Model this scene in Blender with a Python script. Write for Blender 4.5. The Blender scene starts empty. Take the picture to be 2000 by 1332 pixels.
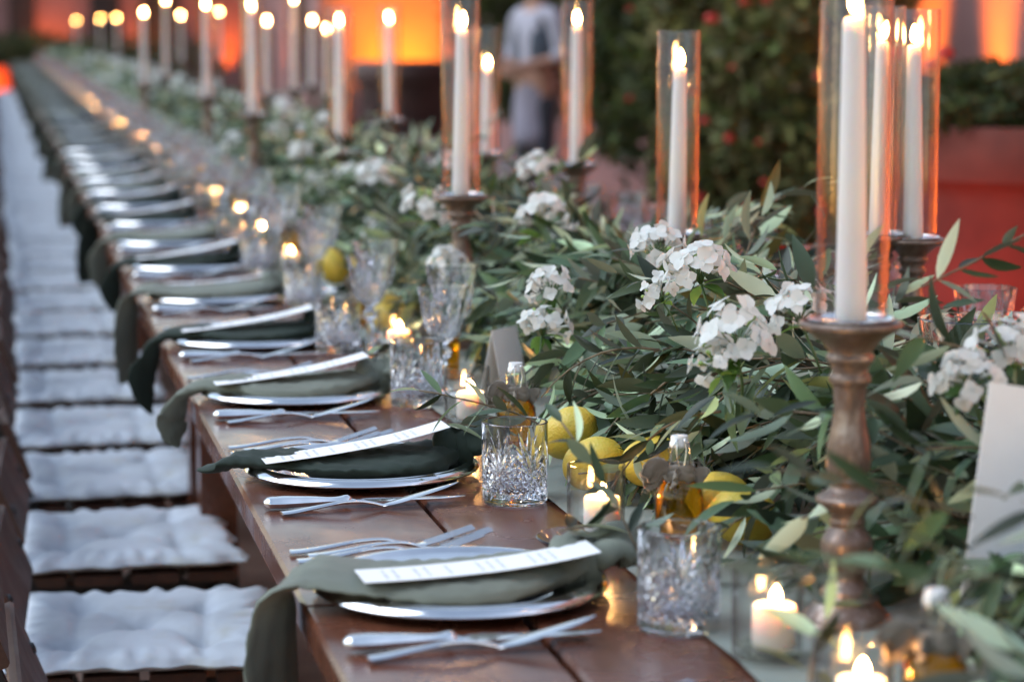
import bpy, math, random
import numpy as np
from mathutils import Vector, Matrix, Euler

random.seed(7)
rng = np.random.default_rng(7)
SC = bpy.context.scene
COL = SC.collection
PI = math.pi
T = 0.78            # table top
EDGE = 0.285        # left table edge (x)
CAMZ = T + 0.57
YAW, PITCH = math.radians(12.089), math.radians(7.456)

# ------------------------------------------------------------------ camera
cd = bpy.data.cameras.new('camera')
cam = bpy.data.objects.new('camera', cd)
COL.objects.link(cam)
cam.location = (0, 0, CAMZ)
cam.rotation_euler = (PI / 2 - PITCH, 0, -YAW)
cd.sensor_width = 36.0
cd.lens = 4722 / 2000 * 36
cd.clip_start, cd.clip_end = 0.05, 400
cd.dof.use_dof = True
cd.dof.focus_distance = 2.93
cd.dof.aperture_fstop = 4.0
SC.camera = cam

# ------------------------------------------------------------------ sky, sun, exposure
SUN_EL, SUN_ROT = math.radians(4), math.radians(105)
w = bpy.data.worlds.new('World')
SC.world = w
w.use_nodes = True
nt = w.node_tree
nt.nodes.clear()
sk = nt.nodes.new('ShaderNodeTexSky')
sk.sky_type = 'NISHITA'
sk.sun_disc = False
sk.sun_elevation = SUN_EL
sk.sun_rotation = SUN_ROT
sk.air_density = 1.0
sk.dust_density = 1.5
hs = nt.nodes.new('ShaderNodeHueSaturation')
hs.inputs['Saturation'].default_value = 0.95
bg = nt.nodes.new('ShaderNodeBackground')
bg.inputs['Strength'].default_value = 0.095
wo = nt.nodes.new('ShaderNodeOutputWorld')
nt.links.new(sk.outputs[0], hs.inputs['Color'])
tn_ = nt.nodes.new('ShaderNodeMix')
tn_.data_type = 'RGBA'
tn_.blend_type = 'MULTIPLY'
tn_.inputs[0].default_value = 1.0
tn_.inputs[7].default_value = (1.02, 0.95, 1.07, 1)
nt.links.new(hs.outputs[0], tn_.inputs[6])
nt.links.new(tn_.outputs[2], bg.inputs['Color'])
nt.links.new(bg.outputs[0], wo.inputs['Surface'])
sl = bpy.data.lights.new('sun', 'SUN')
sl.energy = 0.31
sl.angle = math.radians(50)
sl.color = (0.84, 0.91, 1.0)
so = bpy.data.objects.new('sun', sl)
COL.objects.link(so)
sd = Vector((math.sin(-1.35) * math.cos(0.85), math.cos(-1.35) * math.cos(0.85), math.sin(0.85)))   # the pale afterglow high on the open side
so.rotation_euler = sd.to_track_quat('Z', 'Y').to_euler()
SC.view_settings.view_transform = 'Standard'
SC.view_settings.look = 'None'
SC.view_settings.exposure = 3.25
SC.view_settings.gamma = 1.0
SC.view_settings.use_curve_mapping = False
cy = SC.cycles
cy.use_denoising = True
try:
    cy.denoiser = 'OPENIMAGEDENOISE'
except Exception:
    pass
cy.use_adaptive_sampling = True
cy.adaptive_threshold = 0.015
cy.max_bounces = 14
cy.diffuse_bounces = 3
cy.glossy_bounces = 5
cy.transmission_bounces = 12
cy.transparent_max_bounces = 24
cy.caustics_reflective = False
cy.caustics_refractive = True
cy.sample_clamp_indirect = 6.0
cy.sample_clamp_direct = 0.0
cy.use_light_tree = True

# ------------------------------------------------------------------ helpers
def fwd_ray(px, py):
    """a direction through the lens, used only to work out where real things stand"""
    f = np.array([math.sin(YAW) * math.cos(PITCH), math.cos(YAW) * math.cos(PITCH), -math.sin(PITCH)])
    r = np.array([math.cos(YAW), -math.sin(YAW), 0])
    u = np.cross(r, f)
    return f + r * (px - 1000) / 4722 + u * (666 - py) / 4722
def at_depth(px, py, d):
    return np.array([0, 0, CAMZ]) + fwd_ray(px, py) * d
def at_z(px, py, z):
    r = fwd_ray(px, py)
    return np.array([0, 0, CAMZ]) + r * ((z - CAMZ) / r[2])

ONES = 'zeroth first second third fourth fifth sixth seventh eighth ninth tenth eleventh twelfth thirteenth fourteenth fifteenth sixteenth seventeenth eighteenth nineteenth'.split()
TENS = {2: 'twent', 3: 'thirt', 4: 'fort', 5: 'fift', 6: 'sixt'}
def nth(n):
    if n < 20:
        return ONES[n]
    t, o = divmod(n, 10)
    return TENS[t] + 'ieth' if o == 0 else TENS[t] + 'y-' + ONES[o]

class MB:
    """collects vertices and faces of one mesh"""
    def __init__(self):
        self.v, self.f, self.n, self.tone = [], [], 0, []
    def add(self, v, f, m=None, tone=None):
        v = np.asarray(v, float).reshape(-1, 3)
        if m is not None:
            M = np.array(m)
            v = v @ M[:3, :3].T + M[:3, 3]
        self.v.append(v)
        self.f.extend([tuple(i + self.n for i in q) for q in f])
        self.n += len(v)
        self.tone.append(np.tile(tone if tone is not None else (1, 1, 1), (len(v), 1)))
        return self
    def box(self, c, s, m=None):
        x, y, z = [k / 2 for k in s]
        v = np.array([(a * x, b * y, d * z) for a in (-1, 1) for b in (-1, 1) for d in (-1, 1)]) + np.array(c)
        f = [(0, 1, 3, 2), (4, 6, 7, 5), (0, 4, 5, 1), (2, 3, 7, 6), (0, 2, 6, 4), (1, 5, 7, 3)]
        return self.add(v, f, m)
    def mesh(self, name, mat, smooth=True, sharp=None, tone=False):
        me = bpy.data.meshes.new(name)
        V = np.concatenate(self.v) if self.v else np.zeros((0, 3))
        me.from_pydata(V.tolist(), [], self.f)
        if mat:
            me.materials.append(mat)
        if smooth:
            me.polygons.foreach_set('use_smooth', [True] * len(me.polygons))
            if sharp:
                me.set_sharp_from_angle(angle=math.radians(sharp))
        if tone:
            a = me.attributes.new('tone', 'FLOAT_COLOR', 'POINT')
            tn = np.concatenate(self.tone)
            a.data.foreach_set('color', np.hstack([tn, np.ones((len(tn), 1))]).ravel())
        me.update()
        return me

def quad_mesh(name, V, F, mat, tone=None):
    """fast mesh from big numpy arrays of quads"""
    me = bpy.data.meshes.new(name)
    nv, nf = len(V), len(F)
    me.vertices.add(nv)
    me.vertices.foreach_set('co', V.astype(np.float32).ravel())
    me.loops.add(nf * 4)
    me.loops.foreach_set('vertex_index', F.astype(np.int32).ravel())
    me.polygons.add(nf)
    me.polygons.foreach_set('loop_start', np.arange(0, nf * 4, 4, dtype=np.int32))
    me.polygons.foreach_set('use_smooth', np.ones(nf, bool))
    if mat:
        me.materials.append(mat)
    if tone is not None:
        a = me.attributes.new('tone', 'FLOAT_COLOR', 'POINT')
        a.data.foreach_set('color', np.hstack([tone, np.ones((nv, 1))]).astype(np.float32).ravel())
    me.update(calc_edges=True)
    me.validate()
    return me

def lathe(prof, n=32, disp=None):
    """prof: (r, z) list; r = 0 at an end closes it. disp(theta, r, z, i) -> new r"""
    V, F, rows = [], [], []
    th = np.linspace(0, 2 * PI, n, endpoint=False)
    k = 0
    for i, (r, z) in enumerate(prof):
        if r < 1e-6:
            V.append(np.array([[0, 0, z]]))
            rows.append([k])
            k += 1
        else:
            rr = np.full(n, r) if disp is None else disp(th, r, z, i)
            V.append(np.stack([rr * np.cos(th), rr * np.sin(th), np.full(n, z)], 1))
            rows.append(list(range(k, k + n)))
            k += n
    for a, b in zip(rows[:-1], rows[1:]):
        for j in range(n):
            j2 = (j + 1) % n
            if len(a) == 1 and len(b) == 1:
                continue
            if len(a) == 1:
                F.append((a[0], b[j2], b[j]))
            elif len(b) == 1:
                F.append((a[j], a[j2], b[0]))
            else:
                F.append((a[j], a[j2], b[j2], b[j]))
    return np.concatenate(V), F

def interp(keys, t):
    """smooth (pchip-like) interpolation of rows of keys at parameters t in [0,1]; keys[:,0] is the parameter"""
    K = np.asarray(keys, float)
    x = K[:, 0]
    out = []
    for c in range(1, K.shape[1]):
        y = K[:, c]
        d = np.gradient(y, x)
        i = np.clip(np.searchsorted(x, t, side='right') - 1, 0, len(x) - 2)
        h = x[i + 1] - x[i]
        u = (t - x[i]) / h
        out.append((2 * u**3 - 3 * u**2 + 1) * y[i] + (u**3 - 2 * u**2 + u) * h * d[i] + (-2 * u**3 + 3 * u**2) * y[i + 1] + (u**3 - u**2) * h * d[i + 1])
    return np.stack(out, 1)

def sweep(C, W, hw, ht, n=10, fold=None, power=1.0):
    """closed tube through the centres C, width direction W, half width hw, half thickness ht"""
    C = np.asarray(C, float)
    m = len(C)
    Tn = np.gradient(C, axis=0)
    Tn /= np.linalg.norm(Tn, axis=1)[:, None] + 1e-12
    W = np.tile(np.asarray(W, float), (m, 1)) if np.ndim(W) == 1 else np.asarray(W, float)
    W = W - (W * Tn).sum(1)[:, None] * Tn
    W /= np.linalg.norm(W, axis=1)[:, None] + 1e-12
    N = np.cross(Tn, W)
    a = np.linspace(0, 2 * PI, n, endpoint=False)
    ca = np.sign(np.cos(a)) * np.abs(np.cos(a)) ** power
    sa = np.sign(np.sin(a)) * np.abs(np.sin(a)) ** power
    hw = np.broadcast_to(hw, (m,))
    ht = np.broadcast_to(ht, (m,))
    nn = ht[:, None] * sa[None]
    ww = hw[:, None] * ca[None]
    if fold is not None:
        dn, dw = fold(np.linspace(0, 1, m)[:, None], ca[None], sa[None])
        nn = nn + dn
        ww = ww + dw
    V = C[:, None, :] + W[:, None, :] * ww[..., None] + N[:, None, :] * nn[..., None]
    V = V.reshape(-1, 3)
    F = []
    for i in range(m - 1):
        for j in range(n):
            j2 = (j + 1) % n
            F.append((i * n + j, i * n + j2, (i + 1) * n + j2, (i + 1) * n + j))
    F.append(tuple(range(n - 1, -1, -1)))
    F.append(tuple((m - 1) * n + j for j in range(n)))
    return V, F

def tube(pts, r, n=6):
    P = np.asarray(pts, float)
    d = P[-1] - P[0]
    wv = np.array([0, 0, 1.0]) if abs(d[2]) < 0.8 * np.linalg.norm(d) + 1e-9 else np.array([1.0, 0.13, 0])
    return sweep(P, wv, r, r, n)

def link(name, me, parent=None, loc=(0, 0, 0), rot=(0, 0, 0), scale=None):
    o = bpy.data.objects.new(name, me)
    COL.objects.link(o)
    o.location = tuple(float(c) for c in loc)
    o.rotation_euler = rot
    if scale is not None:
        o.scale = scale if hasattr(scale, '__len__') else (scale,) * 3
    if parent is not None:
        o.parent = parent
    return o

def tag(o, label=None, cat=None, group=None, kind=None):
    if label:
        o['label'] = label
    if cat:
        o['category'] = cat
    if group:
        o['group'] = group
    if kind:
        o['kind'] = kind
    return o

def thing(name, label, cat, loc=(0, 0, 0), rot=(0, 0, 0), group=None, me=None, scale=None):
    return tag(link(name, me, None, loc, rot, scale), label, cat, group)

# ------------------------------------------------------------------ materials
class NT:
    def __init__(self, name):
        self.m = bpy.data.materials.new(name)
        self.m.use_nodes = True
        self.t = self.m.node_tree
        self.p = self.t.nodes['Principled BSDF']
        self.out = self.t.nodes['Material Output']
    def n(self, typ, **kw):
        nd = self.t.nodes.new(typ)
        for k, v in kw.items():
            setattr(nd, k, v)
        return nd
    def l(self, a, b):
        self.t.links.new(a, b)
    def val(self, sock, v):
        sock.default_value = v
    def math(self, op, a, b=None, c=None):
        nd = self.n('ShaderNodeMath', operation=op)
        for i, x in enumerate((a, b, c)):
            if x is None:
                continue
            if isinstance(x, (int, float)):
                nd.inputs[i].default_value = x
            else:
                self.l(x, nd.inputs[i])
        return nd.outputs[0]
    def coord(self, scale=(1, 1, 1), out='Object'):
        tc = self.n('ShaderNodeTexCoord')
        mp = self.n('ShaderNodeMapping')
        mp.inputs['Scale'].default_value = scale
        self.l(tc.outputs[out], mp.inputs[0])
        return mp.outputs[0]
    def noise(self, vec, scale, detail=4, rough=0.55):
        nd = self.n('ShaderNodeTexNoise')
        nd.inputs['Scale'].default_value = scale
        nd.inputs['Detail'].default_value = detail
        nd.inputs['Roughness'].default_value = rough
        self.l(vec, nd.inputs['Vector'])
        return nd.outputs['Fac']
    def ramp(self, fac, stops):
        nd = self.n('ShaderNodeValToRGB')
        e = nd.color_ramp.elements
        while len(e) < len(stops):
            e.new(0.5)
        for x, (p, c) in zip(e, stops):
            x.position = p
            x.color = (*c, 1)
        self.l(fac, nd.inputs[0])
        return nd.outputs[0]
    def mix(self, fac, a, b, mode='MIX'):
        nd = self.n('ShaderNodeMix', data_type='RGBA', blend_type=mode)
        for s, x in ((nd.inputs[0], fac), (nd.inputs[6], a), (nd.inputs[7], b)):
            if isinstance(x, tuple):
                s.default_value = (*x, 1)
            elif isinstance(x, (int, float)):
                s.default_value = x
            else:
                self.l(x, s)
        return nd.outputs[2]
    def bump(self, h, strength, dist=0.002):
        nd = self.n('ShaderNodeBump')
        nd.inputs['Strength'].default_value = strength
        nd.inputs['Distance'].default_value = dist
        self.l(h, nd.inputs['Height'])
        self.l(nd.outputs[0], self.p.inputs['Normal'])
    def set(self, col=None, rough=None, metal=None, **kw):
        if col is not None:
            if isinstance(col, tuple):
                self.p.inputs['Base Color'].default_value = (*col, 1)
            else:
                self.l(col, self.p.inputs['Base Color'])
        if rough is not None:
            if isinstance(rough, (int, float)):
                self.p.inputs['Roughness'].default_value = rough
            else:
                self.l(rough, self.p.inputs['Roughness'])
        if metal is not None:
            self.p.inputs['Metallic'].default_value = metal
        for k, v in kw.items():
            self.p.inputs[k].default_value = v
        return self

def wood(name, dark, light, rough=(0.22, 0.4), axis='y', scale=1.0, coat=0.0):
    t = NT(name)
    s = {'y': (14, 1.1, 14), 'x': (1.1, 14, 14), 'z': (14, 14, 1.1)}[axis]
    oi = t.n('ShaderNodeObjectInfo')
    tc = t.n('ShaderNodeTexCoord')
    ad = t.n('ShaderNodeVectorMath', operation='ADD')
    cmb = t.n('ShaderNodeCombineXYZ')
    off = t.math('MULTIPLY', oi.outputs['Random'], 37.0)
    for i in range(3):
        t.l(off, cmb.inputs[i])
    t.l(tc.outputs['Object'], ad.inputs[0])
    t.l(cmb.outputs[0], ad.inputs[1])
    mp = t.n('ShaderNodeMapping')
    mp.inputs['Scale'].default_value = tuple(k * scale for k in s)
    t.l(ad.outputs[0], mp.inputs[0])
    a = t.noise(mp.outputs[0], 2.2, 6, 0.6)
    b = t.noise(mp.outputs[0], 9.0, 8, 0.7)
    c = t.noise(tc.outputs['Object'], 3.0, 3)
    h = t.math('ADD', t.math('MULTIPLY', a, 0.65), t.math('MULTIPLY', b, 0.35))
    colr = t.ramp(h, [(0.3, dark), (0.52, tuple((x + y) / 2 for x, y in zip(dark, light))), (0.72, light)])
    colr = t.mix(t.math('MULTIPLY', c, 0.5), colr, dark)
    rr = t.n('ShaderNodeMapRange')
    rr.inputs['To Min'].default_value, rr.inputs['To Max'].default_value = rough
    rr.inputs['From Min'].default_value, rr.inputs['From Max'].default_value = 0.3, 0.7
    t.l(t.noise(tc.outputs['Object'], 11.0, 5), rr.inputs['Value'])
    t.set(colr, rr.outputs[0])
    if coat:
        t.set(**{'Coat Weight': coat, 'Coat Roughness': 0.2})
    t.bump(h, 0.25, 0.0012)
    return t.m

def simple(name, col, rough=0.5, metal=0.0, var=0.12, nscale=20, bump=0.0, bscale=60, bdist=0.002, **kw):
    t = NT(name)
    v = t.coord()
    f = t.noise(v, nscale, 4)
    lo = tuple(max(0, c * (1 - var * 2)) for c in col)
    hi = tuple(min(1, c * (1 + var)) for c in col)
    t.set(t.ramp(f, [(0.3, lo), (0.7, hi)]), rough, metal, **kw)
    if bump:
        t.bump(t.noise(v, bscale, 3), bump, bdist)
    return t.m

def thin_glass(name, tint=(1, 1, 1), ior=1.5):
    """a pane thin enough not to bend light: Fresnel mix of clear and mirror"""
    t = NT(name)
    t.t.nodes.remove(t.p)
    ge = t.n('ShaderNodeNewGeometry')
    dt = t.n('ShaderNodeVectorMath', operation='DOT_PRODUCT')
    t.l(ge.outputs['Normal'], dt.inputs[0])
    t.l(ge.outputs['Incoming'], dt.inputs[1])
    f0 = ((ior - 1) / (ior + 1)) ** 2
    sch = t.math('POWER', t.math('SUBTRACT', 1.0, t.math('ABSOLUTE', dt.outputs['Value'])), 5.0)
    fres = t.math('MULTIPLY_ADD', sch, 1 - f0, f0)
    tr = t.n('ShaderNodeBsdfTransparent')
    ed = t.math('POWER', t.math('SUBTRACT', 1.0, t.math('ABSOLUTE', dt.outputs['Value'])), 2.6)
    t.l(t.mix(ed, tint, tuple(c * e for c, e in zip(tint, (0.50, 0.45, 0.42)))), tr.inputs[0])
    gl = t.n('ShaderNodeBsdfGlossy')
    gl.inputs['Roughness'].default_value = 0.0
    mx = t.n('ShaderNodeMixShader')
    t.l(fres, mx.inputs[0])
    t.l(tr.outputs[0], mx.inputs[1])
    t.l(gl.outputs[0], mx.inputs[2])
    t.l(mx.outputs[0], t.out.inputs['Surface'])
    return t.m

def full_glass(name, col=(1, 1, 1), ior=1.52, rough=0.0, clear=0.0):
    t = NT(name)
    t.t.nodes.remove(t.p)
    g = t.n('ShaderNodeBsdfGlass')
    g.inputs['Color'].default_value = (*col, 1)
    g.inputs['IOR'].default_value = ior
    g.inputs['Roughness'].default_value = rough
    if clear:
        tr = t.n('ShaderNodeBsdfTransparent')
        mx = t.n('ShaderNodeMixShader')
        mx.inputs[0].default_value = clear
        t.l(g.outputs[0], mx.inputs[1])
        t.l(tr.outputs[0], mx.inputs[2])
        t.l(mx.outputs[0], t.out.inputs['Surface'])
    else:
        t.l(g.outputs[0], t.out.inputs['Surface'])
    return t.m

def flame_mat():
    t = NT('candle_flame')
    t.t.nodes.remove(t.p)
    tc = t.n('ShaderNodeTexCoord')
    sp = t.n('ShaderNodeSeparateXYZ')
    t.l(tc.outputs['Generated'], sp.inputs[0])
    c = t.ramp(sp.outputs[2], [(0.0, (1.0, 0.30, 0.06)), (0.25, (1.0, 0.50, 0.16)), (0.75, (1.0, 0.50, 0.15)), (1.0, (1.0, 0.36, 0.07))])
    e = t.n('ShaderNodeEmission')
    e.inputs['Strength'].default_value = 30.0
    t.l(c, e.inputs['Color'])
    t.l(e.outputs[0], t.out.inputs['Surface'])
    return t.m

def leaf_mat(name, top, under, rough=0.42):
    t = NT(name)
    at = t.n('ShaderNodeAttribute', attribute_name='tone')
    ge = t.n('ShaderNodeNewGeometry')
    v = t.coord()
    nz = t.noise(v, 60, 3)
    tp = t.mix(1.0, top, at.outputs['Color'], 'MULTIPLY')
    un = t.mix(1.0, under, at.outputs['Color'], 'MULTIPLY')
    c = t.mix(ge.outputs['Backfacing'], tp, un)
    c = t.mix(t.math('MULTIPLY', nz, 0.15), c, (0.07, 0.09, 0.04))
    rg = t.math('MULTIPLY_ADD', ge.outputs['Backfacing'], 0.3, rough)
    t.set(c, rg, **{'Specular IOR Level': 0.38})
    tl = t.n('ShaderNodeBsdfTranslucent')
    t.l(c, tl.inputs[0])
    mx = t.n('ShaderNodeMixShader')
    mx.inputs[0].default_value = 0.18
    t.l(t.p.outputs[0], mx.inputs[1])
    t.l(tl.outputs[0], mx.inputs[2])
    t.l(mx.outputs[0], t.out.inputs['Surface'])
    return t.m

def fabric(name, col, rough=0.85, weave=900, var=0.15, sheen=0.25):
    t = NT(name)
    v = t.coord()
    big = t.noise(v, 9, 4)
    lo = tuple(c * (1 - var) for c in col)
    hi = tuple(min(1, c * (1 + var)) for c in col)
    t.set(t.ramp(big, [(0.3, lo), (0.7, hi)]), rough, **{'Sheen Weight': sheen, 'Sheen Roughness': 0.5})
    t.bump(t.math('ADD', t.noise(v, weave, 1), t.math('MULTIPLY', t.noise(v, 45, 4), 1.5)), 0.35, 0.0008)
    return t.m

M = {}
M['table'] = wood('table_wood', (0.056, 0.016, 0.009), (0.20, 0.070, 0.034), (0.15, 0.34), 'y', 1.0, 0.0)
M['chair_wood'] = wood('chair_wood', (0.030, 0.011, 0.007), (0.11, 0.042, 0.022), (0.45, 0.65), 'y', 1.6)
M['black_metal'] = simple('black_metal', (0.012, 0.012, 0.013), 0.35, 0.0, 0.2, 30)
M['silver'] = simple('silver', (0.86, 0.85, 0.83), 0.13, 1.0, 0.03, 40)
M['steel_wire'] = simple('steel_wire', (0.75, 0.75, 0.75), 0.2, 1.0, 0.05)
M['napkin_sage'] = fabric('sage_linen', (0.150, 0.165, 0.130), sheen=0.08)
M['napkin_green'] = fabric('dark_green_linen', (0.014, 0.026, 0.018), sheen=0.04)
M['runner'] = fabric('runner_linen', (0.15, 0.18, 0.15))
M['cushion'] = None
M['crystal'] = full_glass('crystal', (0.97, 0.97, 0.985), 1.54)
M['cup_glass'] = thin_glass('clear_cup_glass', (0.97, 0.97, 0.965), 1.5)
M['tube_glass'] = thin_glass('chimney_glass', (0.975, 0.97, 0.965), 1.5)
M['bottle_glass'] = thin_glass('bottle_glass', (0.95, 0.96, 0.94), 1.5)
M['oil'] = full_glass('olive_oil', (0.95, 0.60, 0.10), 1.40)
M['ribbon'] = fabric('taupe_ribbon', (0.24, 0.20, 0.155))
M['ceramic'] = simple('white_ceramic', (0.82, 0.82, 0.80), 0.2, 0, 0.03)
M['flame'] = flame_mat()
M['wick'] = simple('wick', (0.02, 0.015, 0.01), 0.9)
M['olive'] = leaf_mat('olive_leaf', (0.056, 0.088, 0.042), (0.34, 0.39, 0.27))
M['stem'] = simple('twig', (0.16, 0.115, 0.065), 0.7, 0, 0.25, 80)
M['shrub'] = leaf_mat('shrub_leaf', (0.030, 0.040, 0.010), (0.065, 0.075, 0.022), 0.75)
M['shrub_lit'] = leaf_mat('lit_shrub_leaf', (0.080, 0.080, 0.022), (0.15, 0.14, 0.05), 0.7)  # lit copy of the shrub leaf: warm light put into the colour
M['green_stem'] = simple('green_stem', (0.07, 0.13, 0.035), 0.55, 0, 0.2, 60)
M['bud'] = simple('green_bud', (0.27, 0.40, 0.10), 0.5, 0, 0.15, 90)
M['red_petal'] = simple('red_petal', (0.55, 0.03, 0.015), 0.6, 0, 0.2, 60)
M['plaster'] = simple('plaster', (0.30, 0.155, 0.14), 0.9, 0, 0.1, 1.3, 0.4, 25, 0.01)
M['dark_door'] = simple('dark_door_wood', (0.03, 0.018, 0.014), 0.6, 0, 0.2, 5)
M['terracotta'] = simple('terracotta', (0.17, 0.040, 0.026), 0.85, 0, 0.15, 6, 0.3, 40, 0.004)
M['dark_pot'] = simple('dark_pot', (0.07, 0.032, 0.028), 0.6, 0, 0.2, 6)
M['soil'] = simple('soil', (0.03, 0.02, 0.012), 0.95, 0, 0.3, 40, 0.6, 60, 0.01)
M['card'] = simple('white_card', (0.80, 0.80, 0.79), 0.7, 0, 0.02)
M['ink'] = simple('ink', (0.03, 0.03, 0.035), 0.6)
M['skin'] = simple('skin', (0.42, 0.22, 0.15), 0.5, 0, 0.08, 12)
M['hair'] = simple('hair', (0.05, 0.035, 0.028), 0.5, 0, 0.25, 60)
M['shirt'] = fabric('pale_shirt', (0.40, 0.38, 0.44))
M['vest'] = fabric('blue_grey_vest', (0.05, 0.062, 0.085))
M['trousers'] = fabric('pale_apron', (0.25, 0.22, 0.27))
M['dark_cloth'] = fabric('dark_trousers', (0.03, 0.03, 0.04))
M['housing'] = simple('lamp_housing', (0.02, 0.02, 0.02), 0.4)

def cushion_mat():
    t = NT('cushion_cotton')
    v = t.coord()
    a = t.noise(v, 5, 5, 0.6)
    c = t.ramp(a, [(0.32, (0.40, 0.43, 0.48)), (0.5, (0.52, 0.56, 0.62)), (0.7, (0.57, 0.61, 0.67))])
    st = t.ramp(t.noise(v, 11, 3), [(0.60, (1, 1, 1)), (0.74, (0.80, 0.74, 0.62))])
    t.set(t.mix(0.7, c, st, 'MULTIPLY'), 0.9, **{'Sheen Weight': 0.2})
    t.bump(t.math('ADD', t.noise(v, 700, 1), t.math('MULTIPLY', t.noise(v, 22, 5), 3.0)), 0.4, 0.0016)
    return t.m
M['cushion'] = cushion_mat()

def wax(name, col):
    t = NT(name)
    t.set(col, 0.42, **{'Subsurface Weight': 0.7, 'Subsurface Scale': 0.016})
    t.p.inputs['Subsurface Radius'].default_value = (1.0, 0.8, 0.6)
    return t.m
M['ivory_wax'] = wax('ivory_wax', (0.82, 0.79, 0.785))
M['white_wax'] = wax('white_wax', (0.85, 0.80, 0.74))

def lemon_mat():
    t = NT('lemon_peel')
    v = t.coord()
    c = t.ramp(t.noise(v, 14, 4), [(0.3, (0.42, 0.36, 0.04)), (0.5, (0.66, 0.46, 0.05)), (0.75, (0.74, 0.53, 0.08))])
    t.set(c, 0.42, **{'Subsurface Weight': 0.08, 'Subsurface Scale': 0.01})
    vo = t.n('ShaderNodeTexVoronoi')
    vo.inputs['Scale'].default_value = 330
    t.l(v, vo.inputs['Vector'])
    t.bump(t.math('ADD', vo.outputs['Distance'], t.math('MULTIPLY', t.noise(v, 40, 3), 2.0)), 0.5, 0.0012)
    return t.m
M['lemon'] = lemon_mat()

def petal_mat():
    t = NT('white_petal')
    t.set((0.78, 0.79, 0.75), 0.6)
    tl = t.n('ShaderNodeBsdfTranslucent')
    tl.inputs[0].default_value = (0.8, 0.82, 0.8, 1)
    mx = t.n('ShaderNodeMixShader')
    mx.inputs[0].default_value = 0.38
    t.l(t.p.outputs[0], mx.inputs[1])
    t.l(tl.outputs[0], mx.inputs[2])
    t.l(mx.outputs[0], t.out.inputs['Surface'])
    return t.m
M['petal'] = petal_mat()

def bronze_mat():
    """turned wood with worn silver leaf"""
    t = NT('worn_silvered_wood')
    v = t.coord((1, 1, 0.45))
    a = t.noise(v, 38, 6, 0.65)
    b = t.noise(v, 130, 4, 0.7)
    f = t.math('ADD', t.math('MULTIPLY', a, 0.7), t.math('MULTIPLY', b, 0.3))
    c = t.ramp(f, [(0.34, (0.05, 0.03, 0.022)), (0.5, (0.17, 0.115, 0.085)), (0.66, (0.36, 0.30, 0.26))])
    mt = t.ramp(f, [(0.42, (0.15, 0.15, 0.15)), (0.62, (0.8, 0.8, 0.8))])
    t.set(c, 0.36)
    t.l(mt, t.p.inputs['Metallic'])
    t.bump(f, 0.5, 0.002)
    return t.m
M['bronze'] = bronze_mat()

def menu_mat():
    t = NT('printed_menu_card')
    tc = t.n('ShaderNodeTexCoord')
    sp = t.n('ShaderNodeSeparateXYZ')
    t.l(tc.outputs['Object'], sp.inputs[0])
    x, y = sp.outputs[0], sp.outputs[1]
    line = t.math('LESS_THAN', t.math('FRACT', t.math('MULTIPLY', x, 95.0)), 0.34)
    row = t.math('FLOOR', t.math('MULTIPLY', x, 95.0))
    cm = t.n('ShaderNodeCombineXYZ')
    t.l(row, cm.inputs[0])
    t.l(t.math('MULTIPLY', y, 300.0), cm.inputs[1])
    wn = t.math('GREATER_THAN', t.noise(cm.outputs[0], 1.0, 1), 0.47)
    cm2 = t.n('ShaderNodeCombineXYZ')
    t.l(row, cm2.inputs[0])
    keep = t.math('GREATER_THAN', t.noise(cm2.outputs[0], 0.8, 1), 0.47)
    inside = t.math('LESS_THAN', t.math('ABSOLUTE', y), 0.022)
    inside2 = t.math('LESS_THAN', t.math('ABSOLUTE', x), 0.095)
    f = line
    for g in (wn, keep, inside, inside2):
        f = t.math('MULTIPLY', f, g)
    c = t.mix(t.math('MULTIPLY', f, 0.5), (0.80, 0.80, 0.79), (0.14, 0.14, 0.17))
    t.set(c, 0.6)
    return t.m
M['menu'] = menu_mat()

def ground_mat():
    t = NT('paving')
    v = t.coord()
    br = t.n('ShaderNodeTexBrick')
    br.inputs['Scale'].default_value = 2.6
    br.inputs['Color1'].default_value = (0.16, 0.085, 0.06, 1)
    br.inputs['Color2'].default_value = (0.20, 0.115, 0.085, 1)
    br.inputs['Mortar'].default_value = (0.09, 0.06, 0.05, 1)
    br.inputs['Mortar Size'].default_value = 0.012
    t.l(v, br.inputs['Vector'])
    c = t.mix(t.math('MULTIPLY', t.noise(v, 3, 5), 0.7), br.outputs['Color'], (0.10, 0.06, 0.045))
    t.set(c, 0.75)
    t.bump(t.math('SUBTRACT', t.noise(v, 30, 4), br.outputs['Fac']), 0.4, 0.006)
    return t.m
M['ground'] = ground_mat()

# ------------------------------------------------------------------ large structure
mb = MB()
mb.add([(-150, -150, 0), (150, -150, 0), (150, 150, 0), (-150, 150, 0)], [(0, 1, 2, 3)])
tag(link('ground', mb.mesh('ground', M['ground'], False)), kind='structure')

def uplight(loc, aim, label, energy, col=(1.0, 0.22, 0.03), size=1.1, blend=0.8, r=0.05):
    o = thing('uplight', label, 'uplight', loc, group='amber uplights washing the walls')
    v, f = lathe([(0, 0), (0.07, 0), (0.07, 0.1), (0.085, 0.14), (0.075, 0.14), (0.06, 0.11), (0, 0.11)], 20)
    link('housing', MB().add(v, f).mesh('housing', M['housing'], True, 30), o)
    ld = bpy.data.lights.new('uplight_lamp', 'SPOT')
    ld.energy = energy
    ld.color = col
    ld.spot_size = size
    ld.spot_blend = blend
    ld.shadow_soft_size = r
    lo = bpy.data.objects.new('lamp', ld)
    COL.objects.link(lo)
    lo.parent = o
    lo.location = (0, 0, 0.15)
    d = Vector(aim) - (Vector(loc) + Vector((0, 0, 0.15)))
    lo.rotation_euler = (-d).to_track_quat('Z', 'Y').to_euler()
    return o

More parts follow.
